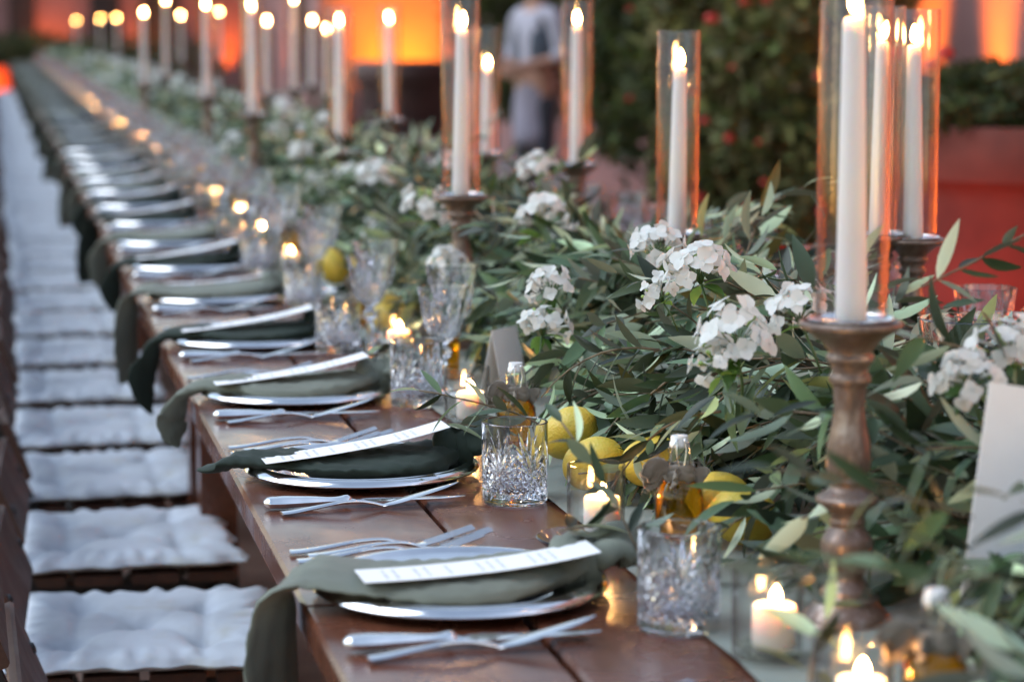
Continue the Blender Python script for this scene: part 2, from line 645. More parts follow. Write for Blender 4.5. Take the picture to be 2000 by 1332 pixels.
WX, WY = 5.0, 47.0
side = thing('side_wall', 'long pink plastered wall beyond the shrubs on the garden side', 'wall', (WX + 0.2, 24, 0))
link('plaster_face', MB().box((0, 0, 3.0), (0.4, 48, 6.0)).mesh('plaster_face', M['plaster'], False), side)
link('plinth', MB().box((-0.22, 0, 0.2), (0.06, 48, 0.4)).mesh('plinth', M['plaster'], False), side)
mb = MB().box((-0.215, 14.4, 1.25), (0.05, 3.0, 2.5))
dr = link('door', mb.mesh('door', M['dark_door'], False), side)
for k in range(4):
    link('panel', MB().box((-0.25, 13.3 + k * 0.73, 1.3), (0.03, 0.5, 1.9)).mesh('panel', M['dark_door'], False), dr)
endw = thing('end_wall', 'pink plastered wall closing the far end of the garden', 'wall', (-2, WY + 0.2, 0))
link('plaster_face', MB().box((0, 0, 3.0), (13.6, 0.4, 6.0)).mesh('plaster_face', M['plaster'], False), endw)
for dx, wd in ((4.15, 0.55), (2.6, 0.5), (0.2, 0.9), (5.2, 0.7)):
    d = link('door', MB().box((dx, -0.22, 1.4), (wd, 0.06, 2.8)).mesh('door', M['dark_door'], False), endw)
    link('frame', MB().box((dx, -0.215, 2.85), (wd + 0.2, 0.07, 0.1)).mesh('frame', M['plaster'], False), d)

# gate pier lit amber, in front of the side wall
pc = at_depth(745, 60, 22.0)
pier = thing('gate_pier', 'broad plastered pier glowing amber behind the dark planter', 'pier', (pc[0], pc[1], 0), (0, 0, 0))
link('shaft', MB().box((0, 0, 2.0), (1.25, 0.8, 4.0)).mesh('shaft', M['plaster'], False), pier)
link('plinth', MB().box((0, 0, 0.15), (1.34, 0.88, 0.3)).mesh('plinth', M['plaster'], False), pier)

# ------------------------------------------------------------------ tables
def plank_mesh(name, sx, sy, sz, mat, bev=0.003):
    mb = MB()
    x, y, z, b = sx / 2, sy / 2, sz / 2, bev
    ring = [(-x + b, -z), (x - b, -z), (x, -z + b), (x, z - b), (x - b, z), (-x + b, z), (-x, z - b), (-x, -z + b)]
    V = [(p[0], s * y, p[1]) for s in (-1, 1) for p in ring]
    F = [(i, i + 8, (i + 1) % 8 + 8, (i + 1) % 8) for i in range(8)]
    F += [tuple(range(8)), tuple(range(15, 7, -1))]
    mb.add(V, F)
    return mb.mesh(name, mat, False)
TW = 1.46
TL = 2.40
npl = 7
pw = TW / npl
me_plank = plank_mesh('plank', pw - 0.006, TL - 0.004, 0.035, M['table'], 0.004)
me_apron = plank_mesh('apron', 0.025, TL - 0.2, 0.09, M['table'])
me_leg = MB().box((0, 0, -0.36), (0.07, 0.07, 0.72)).mesh('leg', M['table'], False)
JOINT = 2.33
NT_ = 15
for i in range(-1, NT_):
    yc = JOINT + TL * (i + 0.5)
    t = thing('dining_table', f'dark stained plank dining table, {nth(i + 2)} of the long row from the near end', 'table', (EDGE + TW / 2, yc, 0), group='tables set end to end')
    for k in range(npl):
        link('plank', me_plank, t, (-TW / 2 + pw * (k + 0.5), 0, T - 0.0175 - 0.0006 * ((k * 7 + i) % 3)))
    for s in (-1, 1):
        link('apron', me_apron, t, (s * (TW / 2 - 0.06), 0, T - 0.082))
        for q in (-1, 1):
            link('leg', me_leg, t, (s * (TW / 2 - 0.12), q * (TL / 2 - 0.12), T - 0.04))
YEND = JOINT + TL * NT_
# runner
nx, ny = 14, 500
xs = np.linspace(0, 1, nx)
ys = np.linspace(0.6, YEND - 0.1, ny)
X, Y = np.meshgrid(xs, ys)
el = 0.638 + 0.006 * np.sin(Y * 3.1) + 0.004 * np.sin(Y * 9.7 + 1)
er = 1.42 + 0.006 * np.sin(Y * 2.7)
XX = el + (er - el) * X
ZZ = T + 0.003 + 0.0018 * (1 + np.sin(Y * 17 + X * 5)) * (np.sin(X * PI) ** 0.5) + 0.0012 * np.sin(Y * 41 + X * 9)
V = np.stack([XX, Y, ZZ], -1).reshape(-1, 3)
idx = np.arange(nx * ny).reshape(ny, nx)
F = np.stack([idx[:-1, :-1], idx[:-1, 1:], idx[1:, 1:], idx[1:, :-1]], -1).reshape(-1, 4)
tag(link('table_runner', quad_mesh('table_runner', V, F, M['runner'])), 'sage linen runner lying down the middle of the long table', 'table runner')

# ------------------------------------------------------------------ chairs
def slat(sx, sy, sz, mat):
    return plank_mesh('slat', sx, sy, sz, mat, 0.004)
me_seat_slat = slat(0.085, 0.44, 0.018, M['chair_wood'])
me_back_slat = slat(0.018, 0.46, 0.125, M['chair_wood'])
def bar_mesh(name, a, b, wx, wy):
    C = np.array([a, b], float)
    C = np.array([C[0] + (C[1] - C[0]) * s for s in (0, 0.5, 1)])
    v, f = sweep(C, (0, 1, 0), wy / 2, wx / 2, 4, power=0.01)
    # a square section: rotate the four points to corners
    v, f = sweep(C, (0, 1, 0), wy / 2, wx / 2, 8, power=0.35)
    return MB().add(v, f).mesh(name, M['black_metal'], False)
TOPX, TOPZ, FOOTX = -0.315, 0.72, -0.03
def post_x(z):
    return FOOTX + (TOPX - FOOTX) * z / TOPZ
me_post = bar_mesh('leg', (FOOTX, 0, 0.0), (TOPX, 0, TOPZ), 0.034, 0.013)
me_rear = bar_mesh('leg', (-0.24, 0, 0.0), (0.19, 0, 0.362), 0.03, 0.012)
me_rail = bar_mesh('seat_rail', (-0.2, 0, 0.35), (0.2, 0, 0.35), 0.022, 0.012)
def xbar(name, n):
    v, f = sweep([(0, -0.235, 0), (0, 0, 0), (0, 0.235, 0)], (1, 0, 0), 0.008, 0.008, 8)
    return MB().add(v, f).mesh(name, M['black_metal'])
me_cross = xbar('cross_bar', 8)
v, f = lathe([(0, -0.004), (0.008, -0.003), (0.010, 0.0), (0.007, 0.004), (0, 0.005)], 10)
me_bolt = MB().add(v, f).mesh('bolt', M['black_metal'])
ang = math.atan2(TOPX - FOOTX, TOPZ)
def chair_parts():
    P = []
    for k in range(4):
        P.append(('seat_slat', me_seat_slat, (-0.15 + k * 0.1, 0, 0.372), (0, 0, 0)))
    for z in (0.645, 0.50):
        P.append(('back_slat', me_back_slat, (post_x(z) + 0.022, 0, z), (0, ang, 0)))
        for s in (-1, 1):
            P.append(('bolt', me_bolt, (post_x(z) + 0.032, s * 0.2, z), (0, PI / 2 + ang, 0)))
    for s in (-1, 1):
        P.append(('leg', me_post, (0, s * 0.215, 0), (0, 0, 0)))
        P.append(('leg', me_rear, (0, s * 0.195, 0), (0, 0, 0)))
        P.append(('seat_rail', me_rail, (0, s * 0.175, 0), (0, 0, 0)))
    P.append(('cross_bar', me_cross, (post_x(0.12), 0, 0.12), (0, 0, 0)))
    P.append(('cross_bar', me_cross, (-0.2, 0, 0.035), (0, 0, 0)))
    return P
CP = chair_parts()
def joined(parts, mat_names):
    """one mesh of several parts, for chairs too far away to show them"""
    me = bpy.data.meshes.new('folding_chair')
    V, F, mi, mats = [], [], [], []
    n = 0
    for nm, m, loc, rot in parts:
        Mx = np.array(Matrix.Translation(loc) @ Euler(rot).to_matrix().to_4x4())
        co = np.array([q.co for q in m.vertices]) @ Mx[:3, :3].T + Mx[:3, 3]
        V.append(co)
        if m.materials[0] not in mats:
            mats.append(m.materials[0])
        for p in m.polygons:
            F.append([i + n for i in p.vertices])
            mi.append(mats.index(m.materials[0]))
        n += len(co)
    me.from_pydata(np.concatenate(V).tolist(), [], F)
    for m in mats:
        me.materials.append(m)
    me.polygons.foreach_set('material_index', mi)
    return me
me_chair_far = joined(CP, None)

def cushion_mesh(n, seed):
    r = np.random.default_rng(seed)
    u = np.linspace(-1, 1, n)
    U, Vv = np.meshgrid(u, u, indexing='ij')
    SX, SY = 0.208, 0.24
    e = 1 - np.maximum(np.abs(U), np.abs(Vv))
    edge = np.clip(np.minimum(1 - np.abs(U), 1 - np.abs(Vv)) / 0.30, 0, 1)
    dome = np.sqrt(1 - (1 - edge) ** 2)
    tuft = [(0, 0), (-.48, -.48), (.48, -.48), (-.48, .48), (.48, .48)]
    h = 0.020 * dome
    for a, b in tuft:
        a += r.uniform(-.05, .05)
        b += r.uniform(-.05, .05)
        d = np.hypot(U - a, Vv - b)
        h -= 0.014 * np.exp(-(d / 0.15) ** 2) + 0.004 * np.exp(-(d / 0.34) ** 2)
        for k in range(5):
            t = r.uniform(0, 2 * PI)
            du, dv = (U - a), (Vv - b)
            al = du * math.cos(t) + dv * math.sin(t)
            pe = -du * math.sin(t) + dv * math.cos(t)
            h -= 0.0048 * np.exp(-(pe / 0.045) ** 2) * np.exp(-np.abs(al) / 0.22) * (al > 0)
    per = np.arctan2(Vv, U)
    for k in range(5):
        h += 0.0018 * np.sin(per * r.integers(12, 40) + r.uniform(0, 6)) * np.exp(-((edge - 0.35) / 0.4) ** 2) * (edge > 0.01)
    for (a, b), (c, d) in (((0, 0), (.48, .48)), ((0, 0), (-.48, .48)), ((0, 0), (.48, -.48)), ((0, 0), (-.48, -.48)), ((.48, .48), (1, .55)), ((.48, .48), (.52, 1)), ((-.48, .48), (-1, .45)), ((-.48, .48), (-.5, 1)), ((.48, -.48), (1, -.5)), ((.48, -.48), (.45, -1)), ((-.48, -.48), (-1, -.52)), ((-.48, -.48), (-.5, -1)), ((.48, .48), (.48, -.48)), ((-.48, .48), (-.48, -.48))):
        L2 = (c - a) ** 2 + (d - b) ** 2
        tq = np.clip(((U - a) * (c - a) + (Vv - b) * (d - b)) / L2, 0, 1)
        ds = np.hypot(U - a - tq * (c - a), Vv - b - tq * (d - b)) + 0.02 * np.sin(tq * 9 + seed)
        h -= r.uniform(.003, .0065) * np.exp(-(ds / 0.05) ** 2) * dome
    for k in range(4):
        fx, fy, ph = r.uniform(-9, 9), r.uniform(-9, 9), r.uniform(0, 6)
        h += 0.0007 * np.sin(fx * U + fy * Vv + ph) * dome
    wob = lambda q: 0.006 * np.sin(q * 9 + seed) + 0.004 * np.sin(q * 21 + 2 * seed)
    corner = 1 - 0.04 * (np.abs(U * Vv)) ** 3 * -1 * -1
    pin = 1 - 0.05 * (1 - np.abs(U) ** 2) * np.abs(Vv) ** 4 - 0
    pin2 = 1 - 0.05 * (1 - np.abs(Vv) ** 2) * np.abs(U) ** 4
    x = U * SX * pin2 + wob(Vv) * np.abs(U) ** 6
    y = Vv * SY * pin + wob(U + 1) * np.abs(Vv) ** 6
    top = np.stack([x, y, 0.024 + h], -1).reshape(-1, 3)
    bot = np.stack([x, y, 0.024 - 0.014 * dome], -1).reshape(-1, 3)
    idx = np.arange(n * n).reshape(n, n)
    F1 = np.stack([idx[:-1, :-1], idx[1:, :-1], idx[1:, 1:], idx[:-1, 1:]], -1).reshape(-1, 4)
    F2 = F1[:, ::-1].copy() + n * n
    V = np.concatenate([top, bot])
    return quad_mesh('cushion', V, np.concatenate([F1, F2]), M['cushion'])
def piping_mesh(me, n):
    co = np.array([q.co for q in me.vertices])[:n * n].reshape(n, n, 3)
    ring = np.concatenate([co[0, :-1], co[:-1, -1], co[-1, :0:-1], co[:0:-1, 0]])
    ring = np.concatenate([ring, ring[:1]])
    ring[:, 2] += 0.0006 * np.sin(np.arange(len(ring)) * 0.7)
    v, f = sweep(ring, (0, 0, 1), 0.0024, 0.0024, 6)
    return MB().add(v, f).mesh('piping', M['cushion'])
me_cush = [cushion_mesh(56, s) for s in (1, 2, 3, 4)]
me_pipe = [piping_mesh(m_, 56) for m_ in me_cush]
me_cush_far = [cushion_mesh(20, s) for s in (5, 6)]
tie_pts = [(0, 0, 0), (-0.02, 0.004, 0.004), (-0.045, -0.006, -0.012), (-0.05, 0.01, -0.045), (-0.06, 0.004, -0.075)]
v, f = sweep(interp([(i / 4, *p) for i, p in enumerate(tie_pts)], np.linspace(0, 1, 12)), (0, 1, 0.3), 0.006, 0.002, 8)
me_tie = MB().add(v, f).mesh('tie', M['cushion'])

PITCHY = 0.667
Y0 = 2.35
NPL = 50
CHX = 0.222
def chair(x, y, rz, full, clabel, culabel, gc, gu, j):
    loc = (x, y, 0)
    if full:
        c = thing('folding_chair', clabel, 'chair', loc, (0, 0, rz), gc)
        for nm, me, l, r_ in CP:
            link(nm, me, c, l, r_)
    else:
        c = thing('folding_chair', clabel, 'chair', loc, (0, 0, rz), gc, me_chair_far)
    me = me_cush[j % 4] if full else me_cush_far[j % 2]
    cu = thing('seat_cushion', culabel, 'cushion', (x + random.uniform(-.012, .012), y + random.uniform(-.015, .015), 0.375), (0, 0, rz + random.uniform(-.05, .05)), gu, me)
    if full:
        link('piping', me_pipe[j % 4], cu)
        for s in (-1, 1):
            link('tie', me_tie, cu, (-0.19, s * 0.21, 0.028), (0, 0, s * 0.2))
for j in range(-1, NPL - 2):
    y = Y0 + PITCHY * (j + 2) + 0.11
    chair(CHX + (0.015 if j == -1 else 0) + random.uniform(-.012, .012), y + random.uniform(-.02, .02), random.uniform(-.05, .05), j < 10,
          f'dark wood and black metal folding chair, {nth(j + 2)} along the open side of the table',
          f'white tufted seat cushion on the {nth(j + 2)} chair along the open side',
          'folding chairs along the open side of the table', 'tufted white seat cushions', j + 1)
for j in range(0, 14):
    y = 3.2 + PITCHY * j
    chair(EDGE + TW + 0.06 + random.uniform(-.02, .05), y, PI + random.uniform(-.12, .12), j < 6,
          f'dark folding chair behind the garland, {nth(j + 1)} along the shrub side of the table',
          f'white cushion on the {nth(j + 1)} chair along the shrub side',
          'folding chairs along the shrub side of the table', 'seat cushions on the shrub side', j)

# ------------------------------------------------------------------ tableware meshes
# charger plate
prof = [(0, 0.003), (0.085, 0.003), (0.094, 0.0045), (0.102, 0.009), (0.108, 0.0100), (0.119, 0.0118), (0.126, 0.0138),
        (0.129, 0.0160), (0.1320, 0.0178), (0.1345, 0.0186), (0.1365, 0.0182), (0.1378, 0.0174), (0.1395, 0.0178), (0.1430, 0.0172), (0.1465, 0.0156), (0.1492, 0.0132), (0.1505, 0.0108),
        (0.1495, 0.0092), (0.134, 0.0082), (0.110, 0.0045), (0.092, 0.001), (0.07, 0.0005), (0, 0.0006)]
v, f = lathe(prof[:6] + [prof[6]], 72)
v2, f2 = lathe(prof[6:], 72)
def ring_only(p, n):
    v, f = lathe(p, n)
    return v, f
me_plate_well = MB().add(*lathe(prof[:7], 72)).mesh('plate_well', M['silver'], True, 40)
me_plate_rim = MB().add(*lathe(prof[6:], 72)).mesh('rim', M['silver'], True, 50)
me_plate_far = MB().add(*lathe(prof[::3] + [prof[-1]], 28)).mesh('charger_plate', M['silver'], True, 50)

def fork_mesh():
    mb = MB()
    t = np.linspace(0, 1, 26)
    K = interp([(0, 0, .003, .0105, .0018), (.08, .012, .0032, .0095, .002), (.3, .045, .0068, .0058, .0022), (.55, .083, .0118, .0036, .0022), (.72, .108, .0112, .0030, .0022),
                (.84, .125, .0065, .0036, .002), (.92, .137, .0042, .0085, .0015), (1.0, .150, .0060, .0118, .0012)], t)
    C = np.stack([K[:, 0], np.zeros(len(t)), K[:, 1]], 1)
    mb.add(*sweep(C, (0, 1, 0), K[:, 2], K[:, 3], 10))
    for k in range(4):
        y = (k - 1.5) * 0.0066
        tt = np.linspace(0, 1, 7)
        C = np.stack([0.147 + 0.056 * tt, np.full(7, y) * (1 - 0.06 * tt), 0.0056 + 0.0165 * tt ** 1.05], 1)
        mb.add(*sweep(C, (0, 1, 0), 0.0021 * (1 - 0.5 * tt), 0.0011, 6))
    return mb.mesh('fork', M['silver'], True, 60)
me_fork = fork_mesh()
def knife_meshes():
    t = np.linspace(0, 1, 24)
    K = interp([(0, 0, .007, .003, .003), (.04, .004, .0075, .0085, .0065), (.12, .012, .0075, .0100, .0075), (.5, .05, .0075, .0085, .0066), (.9, .094, .0075, .0072, .0055), (.94, .098, .0075, .0085, .0066), (1.0, .104, .0075, .0050, .0040)], t)
    C = np.stack([K[:, 0], np.zeros(len(t)), K[:, 1]], 1)
    h = MB().add(*sweep(C, (0, 1, 0), K[:, 2], K[:, 3], 8)).mesh('handle', M['silver'], True, 40)
    K = interp([(0, .102, .0045, .0035), (.06, .110, .0085, .0016), (.5, .165, .0092, .0011), (.85, .22, .0080, .0009), (1, .243, .0012, .0006)], t)
    C = np.stack([K[:, 0], np.zeros(len(t)), np.full(len(t), 0.0062)], 1)
    b = MB().add(*sweep(C, (0, 1, 0), K[:, 1], K[:, 2], 6)).mesh('blade', M['silver'], True, 40)
    return h, b
me_khandle, me_kblade = knife_meshes()
def fish_meshes():
    t = np.linspace(0, 1, 26)
    K = interp([(0, 0, .003, .0095, .0018), (.1, .012, .0034, .0085, .002), (.35, .045, .0075, .0052, .0022), (.68, .083, .0115, .0036, .0022), (.9, .108, .0085, .0032, .0022), (1, .124, .0042, .0045, .002)], t)
    C = np.stack([K[:, 0], np.zeros(len(t)), K[:, 1]], 1)
    h = MB().add(*sweep(C, (0, 1, 0), K[:, 2], K[:, 3], 10)).mesh('handle', M['silver'], True, 60)
    K = interp([(0, .122, .0042, .0045, .0016), (.15, .136, .0075, .0105, .0012), (.5, .170, .0155, .0105, .0011), (.85, .203, .0235, .0062, .0010), (1, .216, .027, .001, .0006)], t)
    C = np.stack([K[:, 0], np.zeros(len(t)), K[:, 1]], 1)
    b = MB().add(*sweep(C, (0, 1, 0), K[:, 2], K[:, 3], 8)).mesh('blade', M['silver'], True, 50)
    return h, b
me_fhandle, me_fblade = fish_meshes()

# crystal tumbler
def cut_depth(s, z):
    """depth of the wheel cuts at arc position s (one repeat) and height z"""
    D = np.zeros_like(s)
    zz = z - 0.036
    for ph, ln in ((0, .047), (20, .043), (-20, .043), (40, .037), (-40, .037), (61, .026), (-61, .026)):
        p = math.radians(ph)
        t = s * math.sin(p) + zz * math.cos(p)
        pe = s * math.cos(p) - zz * math.sin(p)
        wd = 0.0030 * np.sin(np.clip(t / ln, 0, 1) * PI) ** 0.7 + 1e-6
        D = np.maximum(D, np.where((t > 0) & (t < ln), np.clip(1 - np.abs(pe) / wd, 0, 1) * 0.0030 * np.clip(wd / 0.003, 0, 1), 0))
    per = 0.0105
    for sg in (-1, 1):
        q = (s + sg * zz * 0.9) / per
        d = np.abs(q - np.round(q)) * per
        g = np.clip(1 - d / 0.0036, 0, 1) * 0.0026
        lim = np.clip((0.040 + 0.35 * np.abs(s) - z) / 0.004, 0, 1) * np.clip((z - 0.011) / 0.004, 0, 1)
        D = np.maximum(D, g * lim)
    for ph in (-52, 52, -25, 25):
        p = math.radians(180 + ph)
        t = s * math.sin(p) + zz * math.cos(p)
        pe = s * math.cos(p) - zz * math.sin(p)
        ln = 0.032
        wd = 0.0026 * np.sin(np.clip(t / ln, 0, 1) * PI) ** 0.7 + 1e-6
        D = np.maximum(D, np.where((t > 0) & (t < ln), np.clip(1 - np.abs(pe) / wd, 0, 1) * 0.0028, 0))
    return D
def tumbler_mesh(n, m, hi):
    R, H = 0.0400, 0.098
    zs = np.linspace(0.003, H - 0.001, m)
    prof = [(0, 0.0015), (0.030, 0.0012), (0.036, 0.0), (0.0385, 0.001)] + [(R - 0.0006 * (1 - z / H), z) for z in zs]
    no = len(prof)
    prof += [(R - 0.0008, H), (R - 0.0022, H), (R - 0.0028, H - 0.001), (R - 0.0032, H * 0.7), (R - 0.0045, H * 0.35), (R - 0.0065, 0.021), (R - 0.012, 0.0165), (0.015, 0.015), (0, 0.0152)]
    def disp(th, r, z, i):
        if i < 4 or i >= no:
            return np.full(len(th), r)
        if hi:
            circ = 2 * PI * R / 6
            s = ((th / (2 * PI) * 6) % 1 - 0.5) * circ
            return r - cut_depth(s, np.full(len(th), z))
        k = np.arange(len(th))
        amp = 0.0026 if z < 0.055 else 0.0012 * max(0, (0.08 - z) / 0.025)
        return r - amp * ((k + i) % 2)
    v, f = lathe(prof, n, disp)
    return MB().add(v, f).mesh('tumbler', M['crystal'], True, 22 if hi else 8)
me_tumbler = tumbler_mesh(264, 96, True)
me_tumbler_mid = tumbler_mesh(40, 12, False)
me_tumbler_far = tumbler_mesh(18, 5, False)

def goblet_mesh(n, sc=1.0, hi=True):
    # foot, stem, knop, bowl: outer then inner
    out = [(0, 0), (0.033, 0.0), (0.0345, 0.0015), (0.032, 0.003), (0.018, 0.006), (0.009, 0.011), (0.0058, 0.020), (0.0052, 0.034), (0.0062, 0.048), (0.0085, 0.054), (0.0050, 0.0575),
           (0.0110, 0.062), (0.0138, 0.069), (0.0110, 0.0765), (0.0055, 0.081), (0.0105, 0.085)]
    nb = len(out)
    bowl = [(0.0105, 0.086), (0.0175, 0.0915), (0.0255, 0.101), (0.0310, 0.113), (0.0345, 0.127), (0.0370, 0.143), (0.0395, 0.160), (0.0422, 0.178)]
    bz = interp([(i / (len(bowl) - 1), *p) for i, p in enumerate(bowl)], np.linspace(0, 1, 34 if hi else 9))
    out += [tuple(p) for p in bz]
    ne = len(out)
    inn = [(p[0] - 0.0020, p[1] + (0.0006 if i == len(bz) - 1 else 0)) for i, p in list(enumerate(bz))[::-1] if p[1] > 0.094]
    inn += [(0.010, 0.0925), (0, 0.0915)]
    def disp(th, r, z, i):
        if nb <= i < ne:
            a = np.clip((z - 0.088) / 0.008, 0, 1) * np.clip((0.166 - z) / 0.02, 0, 1)
            if hi:
                g = np.abs(np.sin(th * 6)) ** 0.6
                sc_ = 0.0022 * (1 - g) * np.clip((z - 0.105) / 0.02, 0, 1)
                per = 2 * PI / 16
                dd = np.zeros(len(th))
                for sg in (-1, 1):
                    q = (th + sg * (z - 0.09) * 26) / per
                    dd = np.maximum(dd, np.clip(1 - np.abs(q - np.round(q)) / 0.3, 0, 1) * 0.0020 * np.clip((0.135 - z) / 0.01, 0, 1))
                return r - np.maximum(sc_, dd) * a
            return r - 0.0018 * a * ((np.arange(len(th)) + i) % 2)
        if 11 <= i <= 13:
            return r * (1 + 0.05 * np.cos(th * 8))
        return np.full(len(th), r)
    v, f = lathe(out + inn, n, disp)
    return MB().add(np.asarray(v) * sc, f).mesh('goblet', M['crystal'], True, 24 if hi else 10)
me_goblet = goblet_mesh(144)
me_goblet_mid = goblet_mesh(32, 1.0, False)
me_goblet_far = goblet_mesh(16, 1.0, False)

# votive cup, pillar candle, flame
prof = [(0, 0.0), (0.029, 0.0), (0.0312, 0.002), (0.0318, 0.01), (0.0325, 0.081), (0.0322, 0.083), (0.0308, 0.083), (0.0305, 0.081), (0.0298, 0.010), (0, 0.0095)]
me_cup = MB().add(*lathe(prof, 40)).mesh('votive_cup', M['cup_glass'], True, 40)
me_cup_far = MB().add(*lathe(prof, 16)).mesh('votive_cup', M['cup_glass'], True, 40)
prof = [(0, 0.0), (0.0185, 0.0), (0.0200, 0.002), (0.0203, 0.034), (0.0197, 0.0368), (0.0178, 0.0375), (0.013, 0.0345), (0.006, 0.0335), (0, 0.0338)]
me_pillar = MB().add(*lathe(prof, 28)).mesh('votive_candle', M['white_wax'], True, 50)
me_wick = MB().add(*tube([(0, 0, 0), (0.0004, 0, 0.004), (0.0016, 0, 0.008)], 0.0007, 6)).mesh('wick', M['wick'])
def flame_mesh(lean):
    H, R = 0.038, 0.0080
    zs = [0, .03, .09, .20, .36, .52, .68, .83, .94, 1]
    rs = [0, .35, .66, .92, 1, .93, .74, .46, .20, 0]
    v, f = lathe([(R * r, H * z) for r, z in zip(rs, zs)], 10)
    v = v.copy()
    v[:, 0] += lean * (v[:, 2] / H) ** 2
    return MB().add(v, f).mesh('flame', M['flame'])
me_flames = [flame_mesh(x) for x in (0.0, 0.003, -0.002, 0.006)]

def candle_flame(parent, z, scale, k):
    link('wick', me_wick, parent, (0, 0, z - 0.001), scale=(1, 1, 1.1))
    link('flame', me_flames[k % 4], parent, (0.0012, 0, z + 0.005), (0, 0, random.uniform(0, 6.28)), scale)

# oil bottle
prof_b = [(0, 0.0), (0.029, 0.0), (0.0325, 0.003), (0.033, 0.008), (0.033, 0.062), (0.0315, 0.073), (0.025, 0.084), (0.0165, 0.092), (0.0145, 0.099), (0.0142, 0.122), (0.0158, 0.124), (0.0158, 0.129), (0.0120, 0.130), (0.0112, 0.124), (0.0112, 0.099), (0.014, 0.091), (0, 0.0905)]
prof_o = [(0, 0.003), (0.028, 0.003), (0.0312, 0.006), (0.0314, 0.062), (0.0298, 0.072), (0.0235, 0.0825), (0.0185, 0.0865), (0, 0.0865)]
bend = 0.965
me_bottle = MB().add(*lathe(prof_b[:13], 40)).mesh('oil_bottle', M['bottle_glass'], True, 40)
me_oil = MB().add(*lathe(prof_o, 36)).mesh('olive_oil', M['oil'], True, 45)
me_cap = MB().add(*lathe([(0, 0), (0.0125, 0.0), (0.0132, 0.002), (0.0132, 0.006), (0.0118, 0.0075), (0.0118, 0.013), (0.0108, 0.0155), (0, 0.016)], 28)).mesh('stopper', M['ceramic'], True, 50)
mb = MB()
for s in (-1, 1):
    mb.add(*tube(interp([(0, s * .004, -.0135, .018), (.2, s * .009, -.0150, .013), (.5, s * .0125, -.012, .000), (.8, s * .0135, -.008, -.018), (1, s * .0150, .0, -.026)], np.linspace(0, 1, 14)), 0.0011, 6))
mb.add(*tube(interp([(0, -.004, -.0135, .018), (.3, -.006, -.0165, -.004), (.5, 0, -.0178, -.026), (.7, .006, -.0165, -.004), (1, .004, -.0135, .018)], np.linspace(0, 1, 22)), 0.0011, 6))
me_wire = mb.mesh('wire_bail', M['steel_wire'])
def ribbon_mesh():
    mb = MB()
    r = np.random.default_rng(3)
    th = np.linspace(0, 2 * PI, 40)
    for dz, R in ((0.0, 0.0205), (0.008, 0.0185)):
        C = np.stack([R * np.cos(th), R * np.sin(th), dz + 0.0015 * np.sin(3 * th)], 1)
        mb.add(*sweep(C, (0, 0, 1), 0.0075 + 0.001 * np.sin(5 * th), 0.0022, 10, fold=lambda s, c, sn: (0.0012 * np.sin(9 * c + 20 * s), 0 * c)))
    for k, (a, L, up) in enumerate(((-2.6, 0.040, 0.010), (-2.95, 0.034, -0.004), (-0.3, 0.016, -0.004), (-1.9, 0.020, -0.002))):
        t = np.linspace(0, 1, 14)
        d = np.array([math.cos(a), math.sin(a), 0])
        C = d * (0.018 + L * t)[:, None] + np.stack([0 * t, 0 * t, 0.006 + up * np.sin(t * 2.6) - 0.01 * t * t], 1)
        hw = 0.005 + 0.011 * np.sin(t * PI * 0.75)
        mb.add(*sweep(C, (0.2, 0.1, 1), hw, 0.0016, 12, fold=lambda s, c, sn: (0.004 * np.sin(5 * c + 5 * s) * s, 0.0015 * np.sin(40 * s + 7 * c))))
        for q in range(26):     # frayed threads
            tt = r.uniform(0.35, 1)
            b = d * (0.018 + L * tt) + np.array([0, 0, 0.006 + up * math.sin(tt * 2.6) - 0.01 * tt * tt + r.choice([-1, 1]) * (0.006 + 0.014 * math.sin(tt * PI * .75)) * 0.95])
            e = b + r.normal(0, 0.0035, 3)
            mb.add(*tube([b, (b + e) / 2 + r.normal(0, 0.0008, 3), e], 0.00028, 3))
    return mb.mesh('ribbon', M['ribbon'])
me_ribbon = ribbon_mesh()

# lemon
def lemon_mesh(seed):
    r = np.random.default_rng(seed)
    n, m = 40, 26
    prof = []
    for i in range(m + 1):
        t = i / m
        z = -0.047 + 0.094 * t
        u = (z / 0.043)
        rr = 0.0335 * math.sqrt(max(0, 1 - min(1, abs(u)) ** 2.3))
        tip = 0.0085 * math.exp(-((abs(z) - 0.041) / 0.0055) ** 2) if abs(z) > 0.03 else 0
        rr = max(rr, tip * (1 if abs(z) < 0.0465 else 0.5))
        if i in (0, m):
            rr = 0
        prof.append((rr, z))
    a, b, c = r.uniform(0, 6, 3)
    def disp(th, rr, z, i):
        return rr * (1 + 0.025 * np.sin(2 * th + a) + 0.018 * np.sin(3 * th + b + z * 60) + 0.012 * np.sin(5 * th + c - z * 110))
    v, f = lathe(prof, n, disp)
    return MB().add(v, f).mesh('lemon', M['lemon'])
me_lemons = [lemon_mesh(s) for s in (1, 2, 3)]

# glass saucer
me_saucer = MB().add(*lathe([(0, 0.002), (0.03, 0.002), (0.034, 0.0), (0.037, 0.002), (0.05, 0.010), (0.058, 0.017), (0.0592, 0.0185), (0.0575, 0.0192), (0.049, 0.0128), (0.036, 0.0058), (0.03, 0.0050), (0, 0.005)], 48)).mesh('glass_saucer', M['crystal'], True, 50)

